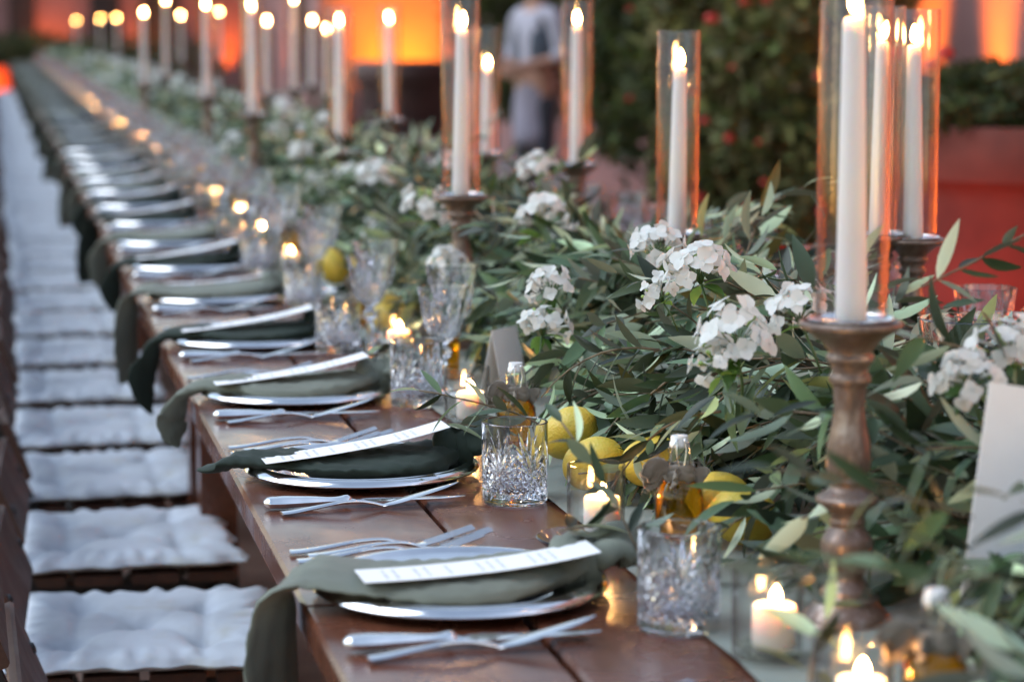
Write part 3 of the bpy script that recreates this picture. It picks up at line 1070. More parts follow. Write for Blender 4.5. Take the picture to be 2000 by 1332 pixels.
# ------------------------------------------------------------------ napkins
def napkin_meshes(style, seed, lod=1.0):
    """local origin at the plate centre on the table; +x away from the diner. Returns body and knot"""
    r = np.random.default_rng(seed)
    j = lambda a: r.uniform(-a, a)
    e = -(0.45 - EDGE)                     # table edge
    ln = {2: .075, 3: .125, 5: .10, 6: .12}.get(seed, .10)
    if style == 'drape':                   # falls straight over the edge
        K = [(0, .125, -.01, .030, .020, .016, 0), (.10, .095, -.018, .026, .044, .016, 0), (.25, .04, -.034, .0225, .074, .0150, 0), (.42, -.04, -.038, .0215, .082, .0125, 0), (.55, -.10, -.03, .0235, .064, .010, 0.1),
             (.63, e + .01, -.016, .028, .046, .007, 0.35), (.68, e - .016, -.016, .012, .042, .006, 0.6), (.74, e - .024, -.016, -.022, .041, .0055, 0.8), (.86, e - .028, -.014, -.09, .040, .005, 0.85), (1, e - .030 + j(.006), -.012, -.165, .034, .004, .9)]
    elif style == 'stub':                  # the tip only reaches past the edge
        K = [(0, .125, -.01, .030, .020, .016, 0), (.14, .095, -.018, .026, .044, .016, 0), (.32, .04, -.034, .0225, .072, .0150, 0), (.52, -.04, -.036, .0205, .070, .0125, 0), (.68, -.10, -.018, .026, .040, .010, 0.2),
             (.78, e + .018, -.012, .026, .024, .009, 0.5), (.86, e - .005, -.010, .022, .024, .008, 0.9), (.94, e - .026, -.008, .015, .020, .006, 1.0), (1, e - .045, -.006, .014, .002, .002, 1.0)]
    else:                                  # leaf shaped tip hanging down
        K = [(0, .125, -.01, .030, .020, .016, 0), (.10, .095, -.018, .026, .044, .016, 0), (.25, .04, -.034, .0225, .074, .0150, 0), (.42, -.04, -.036, .0205, .074, .0125, 0), (.54, -.10, -.02, .026, .046, .010, 0.1),
             (.62, e + .012, -.014, .020, .022, .009, 0.4), (.68, e - .012, -.012, .006, .020, .008, 0.8), (.75, e - .022, -.010, -.020, .026, .006, 1.0), (.88, e - .026 + j(.008), -.008, -.5 * ln, .029, .005, 1.1), (.95, e - .025 + j(.008), -.008, -.8 * ln, .019, .004, 1.1), (1, e - .022, -.008, -ln, .002, .002, 1.1)]
    m = int(64 * lod)
    t = np.linspace(0, 1, m)
    P = interp(K, t)
    C = P[:, :3]
    tw = P[:, 5] * 0.9
    W = np.stack([np.sin(tw), np.cos(tw), 0.15 * np.sin(tw * 3)], 1)
    ph = r.uniform(0, 6, 6)
    def fold(s, c, sn):
        up = (sn > -0.15)
        amp = 0.0088 * np.sin(np.clip(s * 1.55 + 0.08, 0, 1) * PI) ** 0.5
        d = amp * (np.sin(5.3 * c + 3 * s + ph[0]) * 0.6 + 0.5 * np.sin(9.7 * c - 5 * s + ph[1]) + 0.3 * np.sin(15 * c + 9 * s + ph[2]) + 0.28 * np.sin(23 * c - 31 * s + ph[4]) * np.sin(7 * s + ph[5]))
        d = d + amp * 0.75 * (1 - np.abs(np.sin(3.1 * c + 2.2 * s + ph[1]))) ** 3 - amp * 0.5 * (1 - np.abs(np.sin(4.3 * c - 4 * s + ph[3]))) ** 4
        d = d * np.where(up, 1.0, 0.15) * (1 - np.clip((s - 0.6) / 0.15, 0, 1) * 0.55)
        return d, 0.004 * np.sin(17 * s + ph[3]) * np.abs(c)
    v, f = sweep(C, W, np.maximum(P[:, 3], .002), np.maximum(P[:, 4], .0016), int(44 * lod), fold)
    nzv = 0.0016 * np.sin(v[:, 0] * 190 + 60 * v[:, 1] + ph[0]) * np.sin(v[:, 1] * 150 - 70 * v[:, 0] + ph[1]) + 0.0011 * np.sin(v[:, 0] * 420 + ph[2]) * np.sin(v[:, 1] * 330 + 200 * v[:, 2])
    v[:, 2] += nzv * (v[:, 0] > e - .01)
    v[:, 0] += nzv * (v[:, 0] <= e - .01) * 1.5
    lim = (v[:, 0] > e + 0.004)
    v[lim, 2] = np.maximum(v[lim, 2], 0.0062)
    body = MB().add(v, f)
    # knot: two wraps and a puffed end
    kb = MB()
    th = np.linspace(0, 2 * PI, 30)
    for x0, ty, rr, thk in ((.108, .35, .027, .0115), (.120, -.3, .024, .010)):
        C = np.stack([x0 + ty * rr * np.cos(th) * 0.6, -.011 + rr * 1.05 * np.cos(th), .030 + rr * 0.82 * np.sin(th)], 1)
        kb.add(*sweep(C, (1, 0, 0), 0.016, thk * 0.6, 12, fold=lambda s, c, sn: (0.0022 * np.sin(7 * c + 13 * s + ph[4]), 0.002 * np.sin(11 * s))))
    t = np.linspace(0, 1, 20)
    P = interp([(0, .12, -.012, .030, .016, .014), (.3, .140, -.014, .040, .030, .016), (.6, .160, -.016, .048, .036, .017), (.85, .176, -.016, .040, .028, .014), (1, .183, -.014, .030, .006, .005)], t)
    kb.add(*sweep(P[:, :3], (0.15, 1, 0.25), P[:, 3], P[:, 4], 24, fold=lambda s, c, sn: (0.005 * np.sin(6 * c + 5 * s + ph[5]) * np.sin(s * PI), 0.003 * np.sin(9 * s + 4 * c))))
    t = np.linspace(0, 1, 14)
    P = interp([(0, .118, .0, .036, .012, .010), (.5, .120, .03, .040, .026, .010), (1, .112, .058, .024, .006, .004)], t)
    kb.add(*sweep(P[:, :3], (1, 0, 0.2), P[:, 3], P[:, 4], 18, fold=lambda s, c, sn: (0.003 * np.sin(6 * c + 4 * s), 0 * c)))
    return body, kb
NAP = {}
def napkin(style, tone, seed, lod):
    key = (style, tone, seed, lod)
    if key not in NAP:
        b, k = napkin_meshes(style, seed, lod)
        mt = M['napkin_sage'] if tone == 'sage' else M['napkin_green']
        NAP[key] = (b.mesh('folded_cloth', mt), k.mesh('knot', mt))
    return NAP[key]

# menu card: thin, slightly curved sheet
nx, ny = 14, 4
xs = np.linspace(-.118, .118, nx)
ysm = np.linspace(-.031, .031, ny)
top = np.array([(x, y, 0.0035 * (x / .118) ** 2 + 0.004 * (x > 0) * (x / .118) ** 2) for x in xs for y in ysm])
bot = top - np.array([0, 0, 0.0006])
idx = np.arange(nx * ny).reshape(nx, ny)
F = [(idx[i, j], idx[i + 1, j], idx[i + 1, j + 1], idx[i, j + 1]) for i in range(nx - 1) for j in range(ny - 1)]
F += [tuple(q + nx * ny for q in f_[::-1]) for f_ in F]
bd = [idx[i, 0] for i in range(nx)] + [idx[-1, j] for j in range(1, ny)] + [idx[i, -1] for i in range(nx - 2, -1, -1)] + [idx[0, j] for j in range(ny - 2, 0, -1)]
F += [(bd[i], bd[i] + nx * ny, bd[(i + 1) % len(bd)] + nx * ny, bd[(i + 1) % len(bd)]) for i in range(len(bd))]
me_menu = MB().add(np.concatenate([top, bot]), F).mesh('menu_card', M['menu'], True, 40)

# ------------------------------------------------------------------ olive leaves and sprigs
def leaf_grid(L, W, curl, nl=5, fold=0.25):
    """one leaf along +x, upper face +z"""
    t = np.linspace(0, 1, nl + 1)
    wd = W * np.maximum(np.sin(PI * np.clip(t, 0.0, 1) ** 0.85) ** 0.8, 0.04)
    x = L * t
    z = -curl * L * t ** 2
    V = []
    for s in (-1, 0, 1):
        V.append(np.stack([x, s * wd, z + (0 if s == 0 else fold) * wd], 1))
    V = np.stack(V, 1).reshape(-1, 3)
    F = []
    for i in range(nl):
        for s in (0, 1):
            a = i * 3 + s
            F.append((a, a + 3, a + 4, a + 1))
    return V, np.array(F)

def frame_from(d, upv):
    d = d / np.linalg.norm(d)
    s = np.cross(upv, d)
    if np.linalg.norm(s) < 1e-4:
        s = np.array([0, 1, 0.])
    s /= np.linalg.norm(s)
    n = np.cross(d, s)
    return np.stack([d, s, n], 1)

LEAF_HI = [leaf_grid(1.0, (0.105, 0.125, 0.15)[k], 0.12 + 0.12 * k, 6, 0.22 + 0.1 * (k % 2)) for k in range(3)]
LEAF_LO = [leaf_grid(1.0, 0.17, 0.2, 2, 0.2)]
def leaf_tone(r):
    q = r.random()
    if q < 0.02:
        return np.array([2.6, 1.35, 0.75])       # dried
    if q < 0.07:
        return np.array([1.35, 1.35, 0.8])
    b = r.choice([0.28, 0.45, 0.75, 1.05, 1.5, 2.1]) * r.uniform(.85, 1.15)
    return np.array([b * r.uniform(0.85, 1.1), b, b * r.uniform(0.8, 1.2)])

def make_sprig(r, base, d, length, droop, nleaf, Ls):
    """returns stem points and leaf transforms: (origin, 3x3 frame, length, tone)"""
    pts = [np.array(base, float)]
    d = d / np.linalg.norm(d)
    n = 7
    for i in range(n):
        d = d + np.array([0, 0, -droop / n]) + r.normal(0, 0.05, 3)
        d /= np.linalg.norm(d)
        pts.append(pts[-1] + d * length / n)
    pts = np.array(pts)
    leaves = []
    a0 = r.uniform(0, PI)
    for k in range(nleaf):
        t = 0.12 + 0.88 * (k // 2) / max(1, (nleaf - 1) // 2)
        q = t * n
        i = min(int(q), n - 1)
        p = pts[i] + (pts[i + 1] - pts[i]) * (q - i)
        dr = pts[i + 1] - pts[i]
        dr /= np.linalg.norm(dr)
        up = np.array([0, 0, 1.0]) + r.normal(0, 0.25, 3)
        sdv = np.cross(dr, up)
        sdv /= np.linalg.norm(sdv) + 1e-9
        upv = np.cross(sdv, dr)
        a = a0 + (PI if k % 2 else 0) + (PI / 2 if (k // 2) % 2 else 0) * 0.75 + r.normal(0, 0.3)
        rad = sdv * math.cos(a) + upv * math.sin(a)
        sp = r.uniform(0.45, 0.95)
        ld = dr * math.cos(sp) + rad * math.sin(sp) + np.array([0, 0, -0.18])
        if t > 0.97 and k == nleaf - 1:
            ld = dr
        up2 = np.array([0, 0, 1.0]) * 0.8 + rad * -0.2 + dr * 0.5 + r.normal(0, 0.45, 3)
        if r.random() < 0.3:
            up2 = -up2
        leaves.append((p, frame_from(ld, up2), Ls * r.uniform(0.7, 1.15) * (1 - 0.25 * t), leaf_tone(r)))
    return pts, leaves

# ---- the garland
GX = 1.035                                     # centre line
KEEP_OUT = []                                  # (x, y, radius, zmin, zmax) standing things the leaves leave free
def blocked(p):
    for x, y, rad, z0, z1 in KEEP_OUT:
        if z0 < p[2] < z1 and (p[0] - x) ** 2 + (p[1] - y) ** 2 < rad * rad:
            return True
    return False

# positions of standing things (worked out on the table plane)
STICKS = []   # x, y, stick height, candle length, row label
def stick_at(px, py, h, clen):
    p = at_z(px, py, T + h)
    STICKS.append((p[0], p[1], h, clen))
stick_at(1662, 632, .290, .282)
stick_at(900, 385, .270, .287)
stick_at(665, 300, .235, .325)
stick_at(495, 225, .285, .325)
stick_at(405, 190, .295, .33)
stick_at(283, 163, .295, .31)
stick_at(1783, 470, .250, .285)
stick_at(1716, 463, .255, .285)
stick_at(1322, 462, .235, .262)
stick_at(1126, 325, .263, .30)
stick_at(950, 303, .240, .215)
stick_at(762, 236, .280, .29)
stick_at(576, 176, .295, .36)
stick_at(521, 186, .280, .285)
stick_at(325, 150, .295, .38)
stick_at(640, 190, .262, .27)
stick_at(430, 117, .29, .36)
stick_at(230, 100, .28, .34)
stick_at(196, 93, .28, .34)
stick_at(355, 120, .28, .34)
stick_at(150, 88, .28, .32)
stick_at(610, 170, .27, .30)
for x, y, h, c in STICKS:
    KEEP_OUT.append((x, y, 0.05, T + h - 0.05, T + 1))
    KEEP_OUT.append((x, y, 0.024, T, T + h))
VOTIVES = [tuple(at_z(px, py, T + z)[:2]) for px, py, z in ((1498, 1258, .018), (1164, 1033, .018), (912, 815, .018), (1668, 1238, .091))] + [(.66, 4.02), (.70, 4.62)]
BOTTLES = [(.722, 2.50), (.668, 3.095), (.70, 3.80), tuple(at_z(1830, 1148, T + .128)[:2]), (.685, 4.47)]
for k in range(5, NPL):
    y = Y0 + PITCHY * k
    if k < 9 or k % 2 == 0:
        VOTIVES.append((.665 + random.uniform(-.02, .03), y - .18 + random.uniform(-.06, .06)))
    if k < 34:
        BOTTLES.append((.70 + random.uniform(-.01, .03), y + .1 + random.uniform(-.05, .05)))
for x, y in VOTIVES:
    KEEP_OUT.append((x, y, 0.05, T, T + .13))
for x, y in BOTTLES[:6]:
    KEEP_OUT.append((x, y, 0.05, T, T + .16))
near_stick = STICKS[0]
KEEP_OUT.append((near_stick[0] - .03, near_stick[1] - 0.06, 0.085, T, T + .36))
KEEP_OUT.append((near_stick[0] - .07, near_stick[1] - 0.14, 0.10, T, T + .4))
KEEP_OUT.append((near_stick[0] - .11, near_stick[1] - 0.28, 0.13, T, T + .45))
tcd = at_depth(2005, 880, 2.2)
for q in range(2):
    KEEP_OUT.append((tcd[0] - .028 * q, tcd[1] - .085 * q, .085, T + .11, T + .40))
pcd = at_z(985, 775, T + .008)
for q in range(4):
    KEEP_OUT.append((pcd[0] - .012 * q, pcd[1] - .09 * q, .06, T + .02, T + .13))
KN = [k for k in KEEP_OUT if k[1] < 12]

def free(p):
    if p[2] < T + 0.006 or p[0] < 0.685 + 0.03 * math.sin(p[1] * 7):
        return False
    for x, y, rad, z0, z1 in KN:
        if z0 < p[2] < z1 and (p[0] - x) ** 2 + (p[1] - y) ** 2 < rad * rad:
            return False
    return True

gar = thing('olive_garland', 'long lush olive branch garland running down the middle of the table', 'garland', (GX, 2.5, T))
gl_off = np.array([GX, 2.5, T])
def envelope(y):
    return 1.0 + 0.12 * math.sin(y * 2.1) + 0.08 * math.sin(y * 5.3 + 1)
def sprig_seed(r, y):
    side = r.uniform(-1, 1)
    x = GX + side * 0.10
    z = T + 0.05 + 0.15 * (1 - side * side) * r.uniform(0.4, 1.0) * envelope(y)
    az = r.uniform(-0.9, 0.9) + (PI if r.random() < 0.62 else 0)
    el = r.uniform(-0.05, 0.95)
    if r.random() < 0.22:
        x, z = GX - r.uniform(.08, .24), T + r.uniform(.02, .10)
        az, el = PI + r.uniform(-1.2, 1.2), r.uniform(-.15, .5)
    d = np.array([math.cos(az) * math.cos(el), math.sin(az) * math.cos(el), math.sin(el)])
    return np.array([x, y, z]), d
# leaf masses, joined
Vs, Fs, Ts, nv = [], [], [], 0
stems = MB()
rg = np.random.default_rng(11)
singles = []
for k in range(18):
    b = np.array([rg.uniform(.78, .88), 2.58 + k * .034 + rg.uniform(-.03, .03), T + rg.uniform(.09, .17)])
    az = PI + rg.uniform(-.9, .9)
    pts, lv = make_sprig(rg, b, np.array([math.cos(az), math.sin(az), rg.uniform(-.1, .4)]), rg.uniform(.13, .2), 1.3, 13, .072)
    ok = [q for q in lv if q[0][2] > T + .012 and not blocked(q[0]) and (q[0] + q[1][:, 0] * q[2])[0] > .67]
    singles.append((pts, ok))
y = 1.2
while y < YEND - 0.2:
    dens = 280 if y < 2.1 else 175 if y < 6.5 else (110 if y < 12 else 60)
    y += 1.0 / dens * rg.uniform(0.5, 1.5)
    base, d = sprig_seed(rg, y)
    near = y < 6.5
    nl = int(rg.integers(11, 17)) if near else (10 if y < 12 else 7)
    pts, lv = make_sprig(rg, base, d, rg.uniform(0.15, 0.27), rg.uniform(0.5, 1.5), nl, 0.084 if near else (0.078 if y < 12 else 0.085))
    lib = LEAF_HI if near else LEAF_LO
    ok = [q for q in lv if free(q[0]) and free(q[0] + q[1][:, 0] * q[2])]
    # the sprigs nearest the lens on the open side keep their leaves as separate pieces
    if near and y < 3.6 and len(ok) >= 9 and pts[-1][0] < GX - 0.02 and pts[-1][2] > T + 0.03 and len(singles) < 30 and rg.random() < 0.22:
        singles.append((pts, ok))
        continue
    for p, R, L, tn in ok:
        lvV, lvF = lib[int(rg.integers(len(lib)))]
        Vs.append((lvV * L) @ R.T + p - gl_off)
        Fs.append(lvF + nv)
        Ts.append(np.tile(tn, (len(lvV), 1)))
        nv += len(lvV)
    if near and all(free(q) for q in pts):
        stems.add(*tube(pts[::2] - gl_off, 0.0013, 4))
fo = link('foliage', quad_mesh('foliage', np.concatenate(Vs), np.concatenate(Fs), M['olive'], np.concatenate(Ts)), gar)
fo['kind'] = 'stuff'
st_ = link('twigs', stems.mesh('twigs', M['stem']), gar)
st_['kind'] = 'stuff'
lmesh = []
for k, (lvV, lvF) in enumerate(LEAF_HI):
    for q in range(5):
        tn = leaf_tone(rg)
        lmesh.append(quad_mesh('leaf', lvV, lvF, M['olive'], np.tile(tn, (len(lvV), 1))))
nleaf = 0
for pts, ok in singles:
    o = link('olive_sprig', MB().add(*tube(pts - pts[0], np.linspace(0.0019, 0.0008, len(pts)), 5)).mesh('olive_sprig', M['stem']), gar, pts[0] - gl_off)
    for p, R, L, tn in ok:
        if nleaf >= 298:
            break
        m4 = Matrix([[*(R[i] * L), (p - pts[0])[i]] for i in range(3)] + [[0, 0, 0, 1]])
        lo = bpy.data.objects.new('leaf', lmesh[int(rg.integers(len(lmesh)))])
        COL.objects.link(lo)
        lo.parent = o
        lo.matrix_local = m4
        nleaf += 1

def loose_sprig(label, loc, rotz, seed, n=9, L=0.05, length=0.10, el=0.15, group=None):
    r = np.random.default_rng(seed)
    d = np.array([math.cos(el), 0, math.sin(el)])
    pts, lv = make_sprig(r, (0, 0, 0), d, length, 0.2, n, L)
    o = thing('olive_sprig', label, 'sprig', loc, (0, 0, rotz), group, MB().add(*tube(pts, 0.0012, 5)).mesh('olive_sprig', M['stem']))
    for p, R, Lf, tn in lv:
        m4 = Matrix([[*(R[i] * Lf), p[i]] for i in range(3)] + [[0, 0, 0, 1]])
        lo = bpy.data.objects.new('leaf', lmesh[int(r.integers(len(lmesh)))])
        COL.objects.link(lo)
        lo.parent = o
        lo.matrix_local = m4
    return o

# ------------------------------------------------------------------ white flower heads
def petal_grid(L, W):
    t = np.linspace(0, 1, 5)
    V, F = [], []
    for i, a in enumerate(t):
        wd = W * (math.sin(PI * min(1, 0.14 + 0.78 * a)) ** 0.75) if a < 1 else W * 0.10
        for s in (-1, 0, 1):
            V.append((L * a, s * wd, -0.20 * L * a * a + (0.0 if s == 0 else 0.16 * W) * (1 - a * 0.3)))
    for i in range(4):
        for s in (0, 1):
            q = i * 3 + s
            F.append((q, q + 3, q + 4, q + 1))
    return np.array(V), F
def floret_mesh(seed):
    r = np.random.default_rng(seed)
    mb = MB()
    mb.add(*lathe([(0, 0), (0.0014, 0.0), (0.0016, 0.012), (0.0022, 0.019), (0, 0.0195)], 7))
    pv, pf = petal_grid(0.0142, 0.0070)
    for k in range(4):
        m = Matrix.Translation((0, 0, 0.0185)) @ Matrix.Rotation(k * PI / 2 + r.uniform(-.15, .15), 4, 'Z') @ Matrix.Rotation(-0.25 + r.uniform(-.45, .45), 4, 'Y')
        mb.add(pv, pf, m)
    return mb.mesh('floret', M['petal'])
me_florets = [floret_mesh(s) for s in range(4)]
me_bud = MB().add(*lathe([(0, 0), (0.0012, 0.0), (0.0016, 0.006), (0.0034, 0.010), (0.0032, 0.014), (0, 0.016)], 8)).mesh('bud', M['bud'])
def sphere_dirs(n, r, cap):
    out = []
    for i in range(n):
        z = 1 - (1 - cap) * (i + 0.5) / n
        a = i * 2.399963 + r.uniform(-.25, .25)
        s = math.sqrt(max(0, 1 - z * z))
        out.append(Vector((s * math.cos(a), s * math.sin(a), z)))
    return out
gleaf_V, gleaf_F = leaf_grid(0.035, 0.008, 0.3, 4, 0.2)
def flower_joined(seed):
    r = np.random.default_rng(seed)
    mb = MB()
    me = me_florets[seed % 4]
    co = np.array([q.co for q in me.vertices])
    fc = [tuple(p.vertices) for p in me.polygons]
    for d in sphere_dirs(13, r, -0.05):
        m = Matrix.Translation(d * 0.014) @ d.to_track_quat('Z', 'Y').to_matrix().to_4x4()
        mb.add(co, fc, m)
    return mb.mesh('bouvardia_head', M['petal'])
me_flower_far = [flower_joined(s) for s in (21, 22, 23)]
FLN = [0]
def flower(loc, tilt, seed, label, full=True, n=14, scale=1.0):
    r = np.random.default_rng(seed)
    rot = Euler((tilt[0], tilt[1], r.uniform(0, 6)))
    if not full:
        return thing('flower_head', label, 'flower', loc, rot, 'white flower heads tucked in the garland', me_flower_far[seed % 3], scale * 1.15)
    o = thing('flower_head', label, 'flower', loc, rot, 'white flower heads tucked in the garland', None, scale)
    mb = MB()
    for d in sphere_dirs(n, r, -0.05):
        mb.add(*tube([(0, 0, -0.012), d * 0.006 + Vector((0, 0, -.003)), d * 0.016], 0.0009, 5))
    mb.add(*tube([(0, 0, -0.07), (0.002, 0.002, -0.04), (0, 0, -0.010)], 0.0016, 6))
    link('stalk', mb.mesh('stalk', M['green_stem']), o)
    for i, d in enumerate(sphere_dirs(n, r, -0.05)):
        q = d.to_track_quat('Z', 'Y').to_euler()
        if r.random() < 0.12:
            link('bud', me_bud, o, d * 0.02, q)
        else:
            link('floret', me_florets[i % 4], o, d * 0.017 + Vector(r.normal(0, 0.003, 3)), (q.x + r.normal(0, .2), q.y + r.normal(0, .2), q.z), r.uniform(0.85, 1.15))
    for k in range(5):
        a = r.uniform(0, 6.28)
        m = Matrix.Translation((0, 0, -0.012)) @ Matrix.Rotation(a, 4, 'Z') @ Matrix.Rotation(r.uniform(-.5, .5), 4, 'Y')
        lo = link('leaf', me_gleaf, o)
        lo.matrix_local = m
    return o
me_gleaf = quad_mesh('leaf', gleaf_V, gleaf_F, M['olive'], np.tile(np.array([1.0, 1.5, 0.5]), (len(gleaf_V), 1)))

FL = [  # pixel of the head, depth, words that single it out
    (1365, 510, 2.86, 'large white flower head at the crest of the garland before the bare chairs', 1.15),
    (1438, 645, 2.60, 'white flower head hanging low on the garland beside the nearest candlestick', 1.2),
    (1405, 690, 2.58, 'small white flower head under the low hanging one near the front candlestick', 0.8),
    (1560, 590, 2.62, 'white flower head partly behind the nearest glass chimney', 1.0),
    (1285, 470, 3.25, 'white flower head below the short candle whose holder is hidden', 1.0),
    (1060, 425, 4.05, 'wide white flower head left of the garland crest below the second row candle', 1.35),
    (1075, 545, 3.35, 'white flower head above the folded place card', 0.95),
    (1060, 620, 3.32, 'loose white flower head touching the top of the place card', 0.95),
    (830, 400, 4.45, 'dense white flower head left of the second front candlestick', 1.35),
    (875, 505, 4.2, 'small white flower head behind the crystal goblets', 1.0),
    (1050, 320, 4.7, 'white flower head on the garland before the standing waiter', 1.0),
    (735, 335, 5.6, 'white flower head between the second and third front candlesticks', 1.3),
    (600, 300, 6.8, 'white flower head just left of the third front candlestick', 1.4),
    (1895, 720, 2.35, 'white flower head in the dark leaves above the tall white card', 0.95),
    (1970, 660, 2.42, 'white flower head at the garland edge beside the far crystal goblets', 1.0),
    (1290, 555, 2.92, 'green budded flower head with few open blooms on the garland', 0.7),
]
for i, (px, py, d, lab, s) in enumerate(FL):
    p = at_depth(px, py, d) - np.array([0, 0, .016])
    flower(p, (random.uniform(-.2, .6), random.uniform(-.5, .2)), 40 + i, lab, True, 15, s * .95)
k = 0
yy = 5.0
while yy < 26:
    yy += random.uniform(.13, .28) * (1 + yy / 12)
    k += 1
    sx = random.uniform(-.2, .12)
    flower((GX + sx, yy, T + .235 - 2.6 * sx * sx + random.uniform(-.02, .03)), (random.uniform(-.2, .7), random.uniform(-.6, .2)), 100 + k,
           f'white flower head, {nth(k)} of the blurred ones going back along the garland', yy < 7, 12, 1.1)

# ------------------------------------------------------------------ candlesticks
u = 2.82e-4
cs_prof = [(0, 0), (150, 0), (152, 12), (145, 30), (118, 60), (108, 78), (112, 86), (90, 100), (86, 118), (62, 148), (58, 165), (62, 178), (80, 215), (90, 262), (86, 300), (66, 330), (56, 345), (62, 360), (58, 380), (72, 405), (102, 428), (108, 440), (104, 452),
           (66, 478), (60, 495), (66, 510), (60, 525), (70, 540), (77, 580), (72, 640), (60, 700), (53, 760), (54, 800), (58, 845), (70, 862), (70, 882), (62, 892), (66, 920), (80, 938), (80, 955), (72, 965), (96, 1000), (132, 1030), (165, 1050), (174, 1062), (174, 1072), (165, 1078)]
cs_top = 1078 * u
pts = interp([(i / (len(cs_prof) - 1), r, z) for i, (r, z) in enumerate(cs_prof)], np.linspace(0, 1, 150))
pts[:, 0] = np.clip(pts[:, 0], 0, None)
pts[0, 0] = 0
me_stick = MB().add(*lathe([(r * u, z * u) for r, z in pts] + [(0.044, cs_top - 0.004), (0, cs_top - 0.004)], 44)).mesh('candlestick', M['bronze'], True, 60)
me_stick_far = MB().add(*lathe([(r * u, z * u) for r, z in cs_prof] + [(0, cs_top - 0.004)], 18)).mesh('candlestick', M['bronze'], True, 60)
me_dish = MB().add(*lathe([(0, 0), (0.036, 0), (0.040, 0.002), (0.0415, 0.006), (0.040, 0.0065), (0.037, 0.003), (0, 0.003)], 36)).mesh('drip_dish', M['silver'], True, 50)
me_tube = MB().add(*lathe([(0.0322, 0.0), (0.034, 0.0), (0.034, 0.318), (0.0335, 0.3192), (0.0326, 0.3192), (0.0322, 0.318), (0.0322, 0.0)], 64)).mesh('glass_chimney', M['tube_glass'], True, 50)
me_tube_far = MB().add(*lathe([(0.0322, 0.0), (0.034, 0.0), (0.034, 0.318), (0.0322, 0.318), (0.0322, 0.0)], 28)).mesh('glass_chimney', M['tube_glass'], True, 50)
tp = [(0, 0), (0.0142, 0), (0.0150, 0.003), (0.0148, 0.02), (0.0128, 0.14), (0.0106, 0.262), (0.0102, 0.272), (0.0090, 0.2765), (0.006, 0.2775), (0, 0.2768)]
me_taper = MB().add(*lathe(tp, 32)).mesh('taper_candle', M['ivory_wax'], True, 50)
SL = ['tall worn silver-brown candlestick standing nearest, its whole turned stem showing', 'worn candlestick behind the crystal goblets, second of the front row']
front = [0, 1, 2, 3, 4, 5]
names = {}
order = sorted(range(len(STICKS)), key=lambda i: STICKS[i][1])
rank = {i: n + 1 for n, i in enumerate(order)}
desc = {0: 'nearest of all, its turned stem fully in view', 1: 'standing behind the pair of crystal goblets', 2: 'second beyond the goblets in the open side row', 3: 'third beyond the goblets in the open side row',
        6: 'beside the red planter, holder top in view', 7: 'half hidden behind the nearest chimney', 8: 'with its holder sunk in the garland crest', 9: 'just before the dark shrubs and waiter', 10: 'shorter one right behind the goblet side candlestick', 11: 'before the dark planter and amber pier'}
for i, (x, y, h, cl) in enumerate(STICKS):
    nearby = y < 8
    d = desc.get(i, f'{nth(rank[i])} counted from the near end')
    sc = h / cs_top
    o = thing('candlestick', f'worn silvered wood candlestick, {d}', 'candlestick', (x, y, T + .003), (0, 0, random.uniform(0, 6)), 'turned candlesticks down the table', me_stick if nearby else me_stick_far, (1, 1, sc))
    dd = link('drip_dish', me_dish, o, (0, 0, cs_top - 0.0038))
    dd.scale = (1, 1, 1 / sc)
    zt = T + .003 + h + 0.0005
    tl = (random.uniform(-.014, .014), random.uniform(-.012, .012))
    c = thing('taper_candle', f'lit ivory taper candle in the chimney, {d}', 'candle', (x, y, zt), (tl[0], tl[1], 0), 'lit ivory tapers', me_taper, (1, 1, cl / 0.2768))
    c2s = 0.2768 / cl
    wk = link('wick', me_wick, c, (0, 0, .2755))
    wk.scale = (1, 1, c2s)
    fl = link('flame', me_flames[i % 4], c, (0.0012, 0, .281), (0, 0, random.uniform(0, 6.28)), (0.78, 0.78, 0.72 * c2s))
    thing('glass_chimney', f'clear glass tube around the taper candle, {d}', 'glass tube', (x, y, zt + .0025), (0, 0, 0), 'glass chimneys on the candlesticks', me_tube if nearby else me_tube_far, (1, 1, max(1, (cl + .05) / .318)))

# ------------------------------------------------------------------ votives, bottles, lemons, cards
for i, (x, y) in enumerate(VOTIVES):
    far = y > 9
    rk = sorted(v[1] for v in VOTIVES).index(y) + 1
    z0 = T + 0.008 if x > 0.63 else T
    thing('votive_cup', f'clear glass votive cup, {nth(rk)} along the runner edge from the near end', 'votive cup', (x, y, z0), (0, 0, 0), 'votive cups along the runner', me_cup_far if far else me_cup)
    c = thing('votive_candle', f'short lit white candle in the {nth(rk)} votive cup from the near end', 'candle', (x + random.uniform(.003, .006), y - .004, z0 + .010), (0, 0, 0), 'lit white votive candles', me_pillar)
    link('wick', me_wick, c, (0, 0, .033))
    link('flame', me_flames[(i + 1) % 4], c, (0.0012, 0, .0375), (0, 0, random.uniform(0, 6.28)), (0.66, 0.66, 0.46) if y < 5 else (0.5, 0.5, 0.36))
for i, (x, y) in enumerate(BOTTLES):
    rk = sorted(v[1] for v in BOTTLES).index(y) + 1
    o = thing('oil_bottle', f'swing top bottle of golden olive oil, {nth(rk)} from the near end', 'bottle', (x, y, T + .008), (0, 0, random.uniform(-.5, .5)), 'small olive oil bottles', me_bottle, .82)
    link('olive_oil', me_oil, o)
    link('stopper', me_cap, o, (0, 0, .1295))
    if y < 9:
        link('wire_bail', me_wire, o, (0, 0, .124))
        link('ribbon', me_ribbon, o, (0, 0, .092))
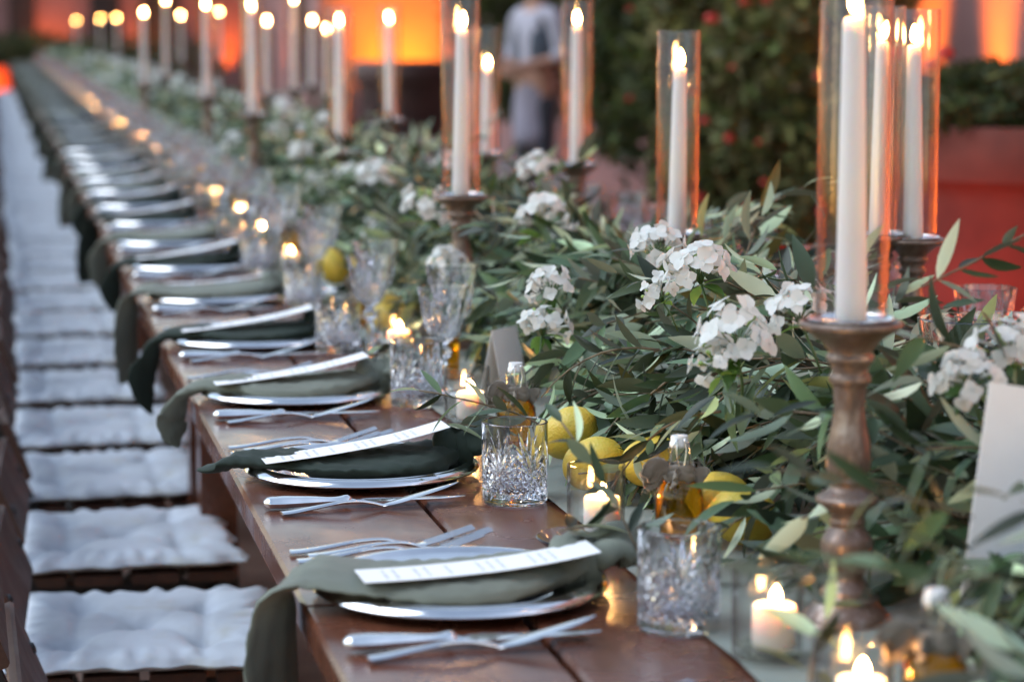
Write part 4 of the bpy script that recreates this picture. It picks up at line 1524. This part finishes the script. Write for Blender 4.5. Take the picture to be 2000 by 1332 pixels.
LEM = [(1112, 845, 3.02, 'big knobbly lemon behind the oil bottle and crystal tumbler'), (1160, 905, 2.92, 'pale lemon below the knobbly one, crossed by an olive twig'), (1275, 900, 2.86, 'lemon just behind the second votive cup'),
       (1312, 868, 2.98, 'lemon half buried in hanging leaves right of the votive lemons'), (1405, 975, 2.69, 'bright lemon against the garland behind the white stoppered bottle'), (1452, 1018, 2.63, 'lemon low on the runner left of the nearest candlestick'),
       (962, 712, 3.92, 'lemon behind the folded place card'), (760, 612, 4.35, 'lemon behind the second pair of goblets'), (650, 520, 5.1, 'blurred lemon beside the amber oil bottle further back')]
for i, (px, py, d, lab) in enumerate(LEM):
    p = at_depth(px, py, d)
    thing('lemon', lab, 'lemon', (p[0], p[1], max(p[2], T + .040)), (random.uniform(.6, 1.5), random.uniform(-.6, .6), random.uniform(0, 6)), 'lemons along the garland', me_lemons[i % 3], random.uniform(0.88, 0.98))
# folded place card
p = at_z(985, 775, T + .008)
pcard = thing('place_card', 'small folded white place card standing behind the oil bottle', 'place card', (p[0], p[1], T + .008), (0, 0, math.radians(-42)), None, None, 1.1)
def panel_mesh(name, wdt, hgt, mat):
    return MB().box((0, 0, hgt / 2), (0.0006, wdt, hgt)).mesh(name, mat, False)
mp_ = panel_mesh('panel', .07, .098, M['card'])
link('panel', mp_, pcard, (-.020, 0, 0), (0, math.radians(12), 0))
q2 = link('panel', mp_, pcard, (.020, 0, 0), (0, math.radians(-12), 0))
# tall white card at the garland edge
p = at_depth(2005, 880, 2.2)
tcard = thing('table_card', 'tall white card standing in the leaves at the near garland edge', 'card', (p[0], p[1], T + .03), (math.radians(-6), math.radians(10), math.radians(4)))
link('sheet', MB().box((0, 0, .105), (.13, .0012, .21)).mesh('sheet', M['card'], False), tcard)

def letter(parent, body, size, loc, rot):
    cu = bpy.data.curves.new('lettering', 'FONT')
    cu.body = body
    cu.size = size
    cu.align_x = 'CENTER'
    cu.materials.append(M['ink'])
    tmp = bpy.data.objects.new('tmp', cu)
    COL.objects.link(tmp)
    bpy.context.view_layer.update()
    me = bpy.data.meshes.new_from_object(tmp.evaluated_get(bpy.context.evaluated_depsgraph_get()))
    bpy.data.objects.remove(tmp)
    return link('lettering', me, parent, loc, rot)
letter(q2, 'A', .026, (.0006, -.012, .022), (PI / 2, 0, PI / 2))

# saucer by the second votive
thing('glass_saucer', 'small clear glass saucer on the table edge of the runner by the second votive', 'saucer', (.622, 2.50, T + .001), me=me_saucer)

# ------------------------------------------------------------------ place settings
tones = ['sage', 'green', 'sage', 'green', 'sage', 'green', 'sage', 'green', 'green', 'sage']  # sage and green linen; alternation also carries uneven light as colour
styles = ['drape', 'stub', 'hang', 'hang', 'drape', 'hang', 'hang', 'drape', 'hang', 'hang']
for k in range(NPL):
    y = Y0 + PITCHY * k
    n = nth(k + 1)
    if k > 2:
        y += random.uniform(-.02, .02)
    lod = k < 8
    mid = k < 14
    tone, style = tones[k % 10], styles[k % 10]
    word = 'sage' if tone == 'sage' else 'dark green'
    if mid:
        pl = thing('charger_plate', f'silver rimmed charger plate under the {word} napkin at the {n} place setting', 'plate', (.45, y, T + .0005), (0, 0, 0), 'silver charger plates', me_plate_well)
        link('rim', me_plate_rim, pl)
    else:
        thing('charger_plate', f'silver charger plate under the {word} napkin at the {n} place setting', 'plate', (.45, y, T + .0005), (0, 0, 0), 'silver charger plates', me_plate_far)
    b, kn = napkin(style, tone, (k % 10) + (0 if lod else 50), 1.0 if lod else 0.45)
    how = {'drape': 'draped over the table edge', 'stub': 'with a short tip past the table edge', 'hang': 'with a pointed tail hanging off the table'}[style]
    nk = thing('napkin', f'knotted {word} napkin {how} at the {n} place', 'napkin', (.45, y, T + .001), (0, 0, random.uniform(-.05, .05)), 'knotted linen napkins', b)
    link('knot', kn, nk)
    has_menu = k not in (4, 6)
    if has_menu:
        thing('menu_card', f'white printed menu strip lying on the napkin at the {n} place', 'menu card', ((.455 if k == 0 else .435), y - (.066 if k == 0 else .045), T + .045 - (.003 if k == 0 else 0)), (math.radians(-1.0), math.radians(-3.5 if k == 0 else -8.0), random.uniform(-.05, .07)), 'printed menu cards', me_menu)
    else:
        thing('menu_card', f'white printed menu strip half behind the napkin at the {n} place', 'menu card', (.45, y + .06, T + .034), (math.radians(-4), math.radians(-4), random.uniform(-.1, .1)), 'printed menu cards', me_menu)
    if mid:
        for q, (dx, dy, a) in enumerate(((.300, .212, .02), (.302, .165, .05), (.318, .188, .03))):
            thing('fork', f'silver fork, {("outer", "inner", "middle")[q]} of three beyond the plate at the {n} place', 'fork', (dx + random.uniform(-.004, .004), y + dy, T + .0008), (0, 0, a + random.uniform(-.03, .03)), 'silver forks', me_fork)
        kf = thing('knife', f'silver dinner knife on the near side of the {n} plate', 'knife', (.302, y - .205, T + .0008), (0, 0, random.uniform(-.03, .02)), 'silver dinner knives')
        link('handle', me_khandle, kf)
        link('blade', me_kblade, kf)
        ff = thing('fish_knife', f'silver fish knife with raised blade beside the {n} dinner knife', 'fish knife', (.318, y - .245, T + .0008), (0, 0, random.uniform(.06, .12)), 'silver fish knives')
        link('handle', me_fhandle, ff)
        link('blade', me_fblade, ff)
    tx, ty = [(.626, 2.165), (.603, 2.800), (.615, 3.56), (.583, 4.18)][k] if k < 4 else (.60 + random.uniform(-.01, .01), y - .15 + random.uniform(-.03, .03))
    thing('tumbler', f'cut crystal tumbler by the {n} plate', 'tumbler', (tx, ty, T + .0006), (0, 0, 0.26 + (0.1 if k == 1 else random.uniform(0, 1))), 'cut crystal tumblers', me_tumbler if k < 6 else (me_tumbler_mid if mid else me_tumbler_far))
    if k >= 2:
        g = [(.668, 3.625), (.715, 3.80)] if k == 2 else ([(.632, 4.13), (.665, 4.27)] if k == 3 else [(.645 + random.uniform(-.01, .01), y - .06 + random.uniform(-.03, .03)), (.69 + random.uniform(-.01, .01), y + .09 + random.uniform(-.03, .03))])
        me = me_goblet if k < 6 else me_goblet_mid
        thing('goblet', f'cut crystal wine goblet, the nearer of two at the {n} place', 'goblet', (g[0][0], g[0][1], T + .006), (0, 0, random.uniform(0, 6)), 'crystal goblets', me, .93)
        thing('goblet', f'larger crystal water goblet, the farther of two at the {n} place', 'goblet', (g[1][0], g[1][1], T + .006), (0, 0, random.uniform(0, 6)), 'crystal goblets', me, 1.01)
    if k < 8:
        loose_sprig(f'olive sprig tucked on the knot of the {n} napkin', (.545, y - .03, T + .066), random.uniform(.1, .5), 300 + k, 9, 0.052, 0.085, 0.12, 'olive sprigs on the napkins')
for q, (dx, dy) in enumerate(((.36, .205), (.41, .170))):
    thing('fork', ('silver fork reaching into the bottom of the picture before the first place', 'second silver fork reaching into the bottom of the picture')[q], 'fork', (dx, Y0 - PITCHY + dy, T + .0008), (0, 0, .05), 'silver forks', me_fork)
# the shrub side of the table, mostly hidden by the garland
for k in range(1, 9):
    y = 2.5 + PITCHY * k
    n = nth(k)
    xr = EDGE + TW - .17
    pl = thing('charger_plate', f'silver charger plate behind the garland, {n} on the shrub side', 'plate', (xr, y, T + .0005), (0, 0, 0), 'charger plates on the shrub side', me_plate_far)
    thing('goblet', f'crystal goblet behind the garland, {n} nearer one on the shrub side', 'goblet', (EDGE + TW - .33, y - .1, T + .004), (0, 0, 0), 'goblets on the shrub side', me_goblet_mid)
    thing('goblet', f'crystal goblet behind the garland, {n} farther one on the shrub side', 'goblet', (EDGE + TW - .36, y + .06, T + .004), (0, 0, 1), 'goblets on the shrub side', me_goblet_mid, 1.08)
for i, (px, py, d) in enumerate(((1888, 622, 2.75), (1955, 618, 2.82), (1540, 522, 3.55))):
    p = at_depth(px, py, d)
    thing('goblet', ['crystal goblet left of the pair showing over the garland by the red planter', 'crystal goblet right of the pair showing over the garland by the red planter', 'crystal goblet showing behind the crest flower heads'][i], 'goblet', (p[0], p[1], T + .004), (0, 0, i), 'goblets on the shrub side', me_goblet, (p[2] - T - .004) / .178)
# loose sprigs lying in front on the runner
for i, (px, py, rz, el, lab) in enumerate(((1060, 830, 2.9, .5, 'olive sprig leaning out over the second napkin knot'), (1245, 1075, 2.0, .9, 'olive leaves standing up before the second votive cup'), (1580, 1345, 1.2, .5, 'blurred olive sprig at the bottom between the near votives'),
                                         (1130, 925, .3, .1, 'olive twig lying across the lemons'), (1900, 1010, 2.7, .2, 'big blurred olive leaves in front of the tall white card'), (1960, 1130, 2.9, .1, 'blurred olive sprig low at the near garland edge'), (1800, 560, .2, .35, 'olive branch reaching out before the red planter'))):
    dep = [3.0, 2.42, 1.95, 2.86, 1.92, 1.75, 2.45][i]
    p = at_depth(px, py, dep)
    loose_sprig(lab, p, rz, 500 + i, 11, 0.062, 0.16, el, 'loose olive sprigs')

# ------------------------------------------------------------------ background planting
def leaf_cloud(r, n, centre, radii, L, clumps=18):
    cs = r.normal(0, 1, (clumps, 3))
    cs /= np.linalg.norm(cs, axis=1)[:, None]
    cs *= r.uniform(0.45, 1.0, (clumps, 1))
    crr = r.uniform(0.22, 0.42, clumps)
    ci = r.integers(0, clumps, n)
    d = r.normal(0, 1, (n, 3))
    d /= np.linalg.norm(d, axis=1)[:, None]
    P = (cs[ci] + d * crr[ci][:, None] * r.uniform(0.5, 1.0, (n, 1))) * np.array(radii) + np.array(centre)
    a = r.normal(0, 1, (n, 3))
    a /= np.linalg.norm(a, axis=1)[:, None]
    b = np.cross(a, r.normal(0, 1, (n, 3)))
    b /= np.linalg.norm(b, axis=1)[:, None]
    Ls = L * r.uniform(0.6, 1.3, (n, 1))
    V = np.stack([P - a * Ls, P + b * Ls * 0.4, P + a * Ls, P - b * Ls * 0.4], 1).reshape(-1, 3)
    F = np.arange(n * 4).reshape(-1, 4)
    tn = np.repeat(r.uniform(0.6, 1.5, (n, 1)) * np.array([[1, 1, 1]]) * r.uniform(0.8, 1.2, (n, 3)), 4, axis=0)
    return V, F, tn
def redflower_mesh(seed):
    r = np.random.default_rng(seed)
    mb = MB()
    pv, pf = petal_grid(0.016, 0.010)
    for k in range(16):
        d = r.normal(0, 1, 3)
        d[2] = abs(d[2])
        d /= np.linalg.norm(d)
        for q in range(3):
            m = Matrix.Translation(Vector(d * 0.03)) @ Vector(d).to_track_quat('Z', 'Y').to_matrix().to_4x4() @ Matrix.Rotation(q * 2.1, 4, 'Z')
            mb.add(pv, pf, m)
    return mb.mesh('red_bloom', M['red_petal'])
me_red = redflower_mesh(1)
def shrub(loc, radii, zc, n, label, seed, L=0.05, reds=0, trunk=True, group='garden shrubs behind the table', mat='shrub'):
    r = np.random.default_rng(seed)
    o = thing('shrub', label, 'shrub', loc, (0, 0, 0), group)
    V, F, tn = leaf_cloud(r, n, (0, 0, zc), radii, L, 26)
    c = link('crown', quad_mesh('crown', V, F, M[mat], tn), o)
    c['kind'] = 'stuff'
    if trunk:
        mb = MB()
        for k in range(6):
            a = r.uniform(0, 6.28)
            e = np.array([math.cos(a) * radii[0] * .6, math.sin(a) * radii[1] * .6, zc + radii[2] * r.uniform(-.2, .6)])
            mb.add(*tube([(0.05 * math.cos(a), 0.05 * math.sin(a), 0), e * [.4, .4, .5], e], np.array([.03, .02, .008]), 6))
        link('stems', mb.mesh('stems', M['stem']), o)
    for k in range(reds):
        d = r.normal(0, 1, 3)
        d[0], d[1] = -abs(d[0]) * .8, -abs(d[1])
        d /= np.linalg.norm(d)
        link('red_bloom', me_red, o, np.array([0, 0, zc]) + d * np.array(radii) * r.uniform(.85, 1.02), tuple(r.uniform(-.6, .6, 3)), r.uniform(0.35, 0.85))
    return o
shrub((3.0, 8.9, 0), (.55, .7, 1.05), 1.15, 9000, 'olive bushy shrub dotted with red blooms left of the red planter', 1, .05, 44, mat='shrub_lit')
shrub((3.25, 10.3, 0), (.6, .8, 1.25), 1.3, 9000, 'olive green shrub with red blooms in the middle of the planting', 2, .05, 40)
shrub((3.5, 12.0, 0), (.55, .7, 1.35), 1.5, 9000, 'tall dark shrub directly right of the waiter', 3, .05, 4)
shrub((3.9, 17.5, 0), (.7, .9, 1.3), 1.9, 7000, 'dark shrub behind the waiter', 4, .06, 3)
shrub((4.1, 13.6, 0), (.6, 1.2, 1.2), 2.1, 8000, 'tall climbing shrub against the side wall', 5, .06, 3)

def pot(loc, R, H, mat, label, col=None, n=40):
    pf = [(0, 0), (R * .66, 0), (R * .70, H * .03), (R * .80, H * .35), (R * .92, H * .80), (R * .95, H * .84), (R * 1.0, H * .855), (R * 1.02, H * .90), (R * 1.0, H * .985), (R * .97, H), (R * .88, H), (R * .86, H * .9), (0, H * .9)]
    o = thing('planter', label, 'planter', loc, (0, 0, 0))
    link('pot', MB().add(*lathe(pf[:-1], n)).mesh('pot', mat, True, 40), o)
    link('soil', MB().add(*lathe([(R * .865, H * .91), (R * .4, H * .93), (0, H * .93)], n)).mesh('soil', M['soil']), o)
    return o
PT = at_depth(2010, 240, 7.2)
pot((PT[0], PT[1], 0), .46, 1.06, M['terracotta'], 'large terracotta planter glowing red beside the shrubs')
V, F, tn = leaf_cloud(np.random.default_rng(9), 3500, (0, 0, 1.13), (.5, .5, .13), .03, 30)
gp = thing('geranium', 'red geraniums filling the large terracotta planter', 'plant', (PT[0], PT[1], 0))
gc_ = link('foliage', quad_mesh('foliage', V, F, M['shrub'], tn), gp)
gc_['kind'] = 'stuff'
for k in range(14):
    a = random.uniform(0, 6.28)
    link('red_bloom', me_red, gp, (.42 * math.cos(a), .42 * math.sin(a), 1.2 + random.uniform(-.03, .08)), (0, 0, a), random.uniform(.5, .9))
PD = at_depth(790, 120, 19.5)
pot((PD[0], PD[1], 0), .41, PD[2], M['dark_pot'], 'dark planter in front of the amber lit pier')
shrub((1.0, 43.0, 0), (2.6, 1.0, .55), .62, 9000, 'low dark hedge closing the far end of the table row', 6, .07, 0)
shrub((-3.0, 42.0, 0), (1.6, .9, .55), .62, 6000, 'low dark hedge at the far end beside the chairs', 7, .07, 0)
pot((.22, 39.4, 0), .26, .70, M['terracotta'], 'small terracotta pot glowing orange at the far end of the chair row')

# ------------------------------------------------------------------ amber uplights
RED = (1.0, 0.19, 0.004)
for i, yy in enumerate((2.0, 3.6, 5.2, 6.8, 8.4, 10.0, 11.55, 12.45, 16.5, 21.0, 26.0, 31.0, 36.0, 42.0)):  # nearest six are unseen, added and widened to redden the chimney glass edges
    uplight((WX - .2, yy, 0), (WX - .06, yy, 2.2), f'amber uplight at the foot of the side wall, {nth(i + 1)} from the near end', 420 if yy < 11 else (300 if yy < 13 else 26), (1.0, .25, .004) if yy < 13 else RED, 1.1 if yy < 11 else (.5 if yy < 13 else .9), 1.0)
for i, xx in enumerate((-6.5, -3.6, -1.0, 1.1, 3.0, 4.4)):
    uplight((xx, WY - .3, 0), (xx, WY - .02, 2.2), f'amber uplight at the foot of the end wall, {nth(i + 1)} from the open side', 45, RED, 1.2, 1.0)
uplight((PD[0] + .28, pc[1] - .75, 0), (PD[0] + .30, pc[1] - .38, 1.6), 'amber uplight between the dark planter and the pier', 170, (1.0, .30, .004), 1.1, 1.0)
uplight((PT[0] - .75, PT[1] - .75, 0), (PT[0], PT[1], .8), 'amber uplight on the paving below the terracotta planter', 3.6, (1.0, .05, .01), 1.2, 1.0)
uplight((-.35, 38.8, 0), (.22, 39.4, .5), 'amber uplight before the small far pot', 40, RED, 1.2, 1.0)

# ------------------------------------------------------------------ waiter
def skin_obj(name, joints, bones, mat, parent, sub=2):
    me = bpy.data.meshes.new(name)
    me.from_pydata([j[:3] for j in joints], bones, [])
    me.materials.append(mat)
    o = link(name, me, parent)
    md = o.modifiers.new('skin', 'SKIN')
    for v, j in zip(me.skin_vertices[0].data, joints):
        v.radius = j[3] if isinstance(j[3], tuple) else (j[3], j[3])
    me.skin_vertices[0].data[0].use_root = True
    ss = o.modifiers.new('smooth', 'SUBSURF')
    ss.levels = ss.render_levels = sub
    md.use_smooth_shade = True
    return o
wp = at_depth(1045, 60, 16.5)
per = thing('person', 'waiter in pale shirt and dark vest standing behind the table with folded forearms', 'person', (wp[0], wp[1], 0), (0, 0, math.radians(-58)))
# facing -y in local space
J = [(0, 0, .95, (.15, .10)), (0, 0, 1.08, (.13, .095)), (0, 0, 1.28, (.16, .10)), (0, .01, 1.42, (.10, .07)), (0, 0, 1.50, .05), (0, -.01, 1.58, (.07, .085)), (0, -.01, 1.66, (.075, .09)), (0, 0, 1.72, (.05, .06)),
     (.17, .01, 1.40, .055), (.24, .02, 1.12, .042), (.06, -.22, 1.06, .034), (.0, -.26, 1.07, .03), (-.17, .01, 1.40, .055), (-.24, .02, 1.12, .042), (-.06, -.24, 1.02, .034), (.01, -.27, 1.02, .03),
     (.09, 0, .86, .085), (.10, 0, .48, .058), (.10, .02, .09, .042), (.11, -.14, .04, .035), (-.09, 0, .86, .085), (-.10, -.02, .48, .058), (-.10, .0, .09, .042), (-.11, -.16, .04, .035)]
B = [(0, 1), (1, 2), (2, 3), (3, 4), (4, 5), (5, 6), (6, 7), (3, 8), (8, 9), (9, 10), (10, 11), (3, 12), (12, 13), (13, 14), (14, 15), (0, 16), (16, 17), (17, 18), (18, 19), (0, 20), (20, 21), (21, 22), (22, 23)]
skin_obj('body', J, B, M['skin'], per)
skin_obj('shirt', [(0, 0, 1.02, (.165, .115)), (0, 0, 1.10, (.15, .11)), (0, 0, 1.28, (.18, .118)), (0, .01, 1.43, (.115, .085)), (0, 0, 1.485, .062), (.175, .01, 1.405, .07), (.24, .02, 1.14, .056), (.20, -.05, 1.11, .052), (-.175, .01, 1.405, .07), (-.24, .02, 1.14, .056), (-.20, -.05, 1.10, .052)],
         [(0, 1), (1, 2), (2, 3), (3, 4), (3, 5), (5, 6), (6, 7), (3, 8), (8, 9), (9, 10)], M['shirt'], per)
for s in (-1, 1):
    skin_obj('vest_panel', [(s * .10, -.025, 1.04, (.07, .105)), (s * .105, -.02, 1.2, (.075, .112)), (s * .11, -.01, 1.38, (.055, .10)), (s * .085, .0, 1.455, (.035, .06))], [(0, 1), (1, 2), (2, 3)], M['vest'], per, 2)
skin_obj('apron', [(0, -.01, 1.0, (.155, .112)), (0, -.01, .8, (.17, .12)), (0, -.01, .5, (.18, .13))], [(0, 1), (1, 2)], M['trousers'], per)
for s in (-1, 1):
    skin_obj('trouser_leg', [(s * .095, 0, .9, .10), (s * .10, -.01, .48, .075), (s * .10, .01, .10, .065)], [(0, 1), (1, 2)], M['dark_cloth'], per)
    skin_obj('shoe', [(s * .105, .05, .05, (.045, .05)), (s * .11, -.08, .04, (.045, .035)), (s * .115, -.2, .035, (.035, .025))], [(0, 1), (1, 2)], M['housing'], per)
skin_obj('hair', [(0, .02, 1.745, (.05, .06)), (0, .035, 1.68, (.088, .085)), (0, .06, 1.58, (.08, .05)), (0, .075, 1.45, (.06, .03))], [(0, 1), (1, 2), (2, 3)], M['hair'], per)
for s in (-1, 1):
    v, f = lathe([(0, -.006), (.005, -.004), (.007, 0), (.005, .004), (0, .006)], 8)
    link('eye', MB().add(v, f).mesh('eye', M['ink']), per, (s * .03, -.092, 1.645), (PI / 2, 0, 0))
    mb = MB()
    bz = 1.07 if s > 0 else 1.02
    for q in range(4):
        L = (.06, .07, .066, .05)[q]
        b0 = np.array([-s * .02, -.27, bz + (q - 1.5) * .016])
        mb.add(*tube([b0, b0 + [-s * L * .5, -.012, -.002], b0 + [-s * L, .01, -.006]], np.array([.009, .008, .006]), 6))
    b0 = np.array([0, -.265, bz + .02])
    mb.add(*tube([b0, b0 + [-s * .02, -.03, .02], b0 + [-s * .045, -.035, .022]], np.array([.011, .01, .007]), 6))
    link('fingers', mb.mesh('fingers', M['skin']), per)
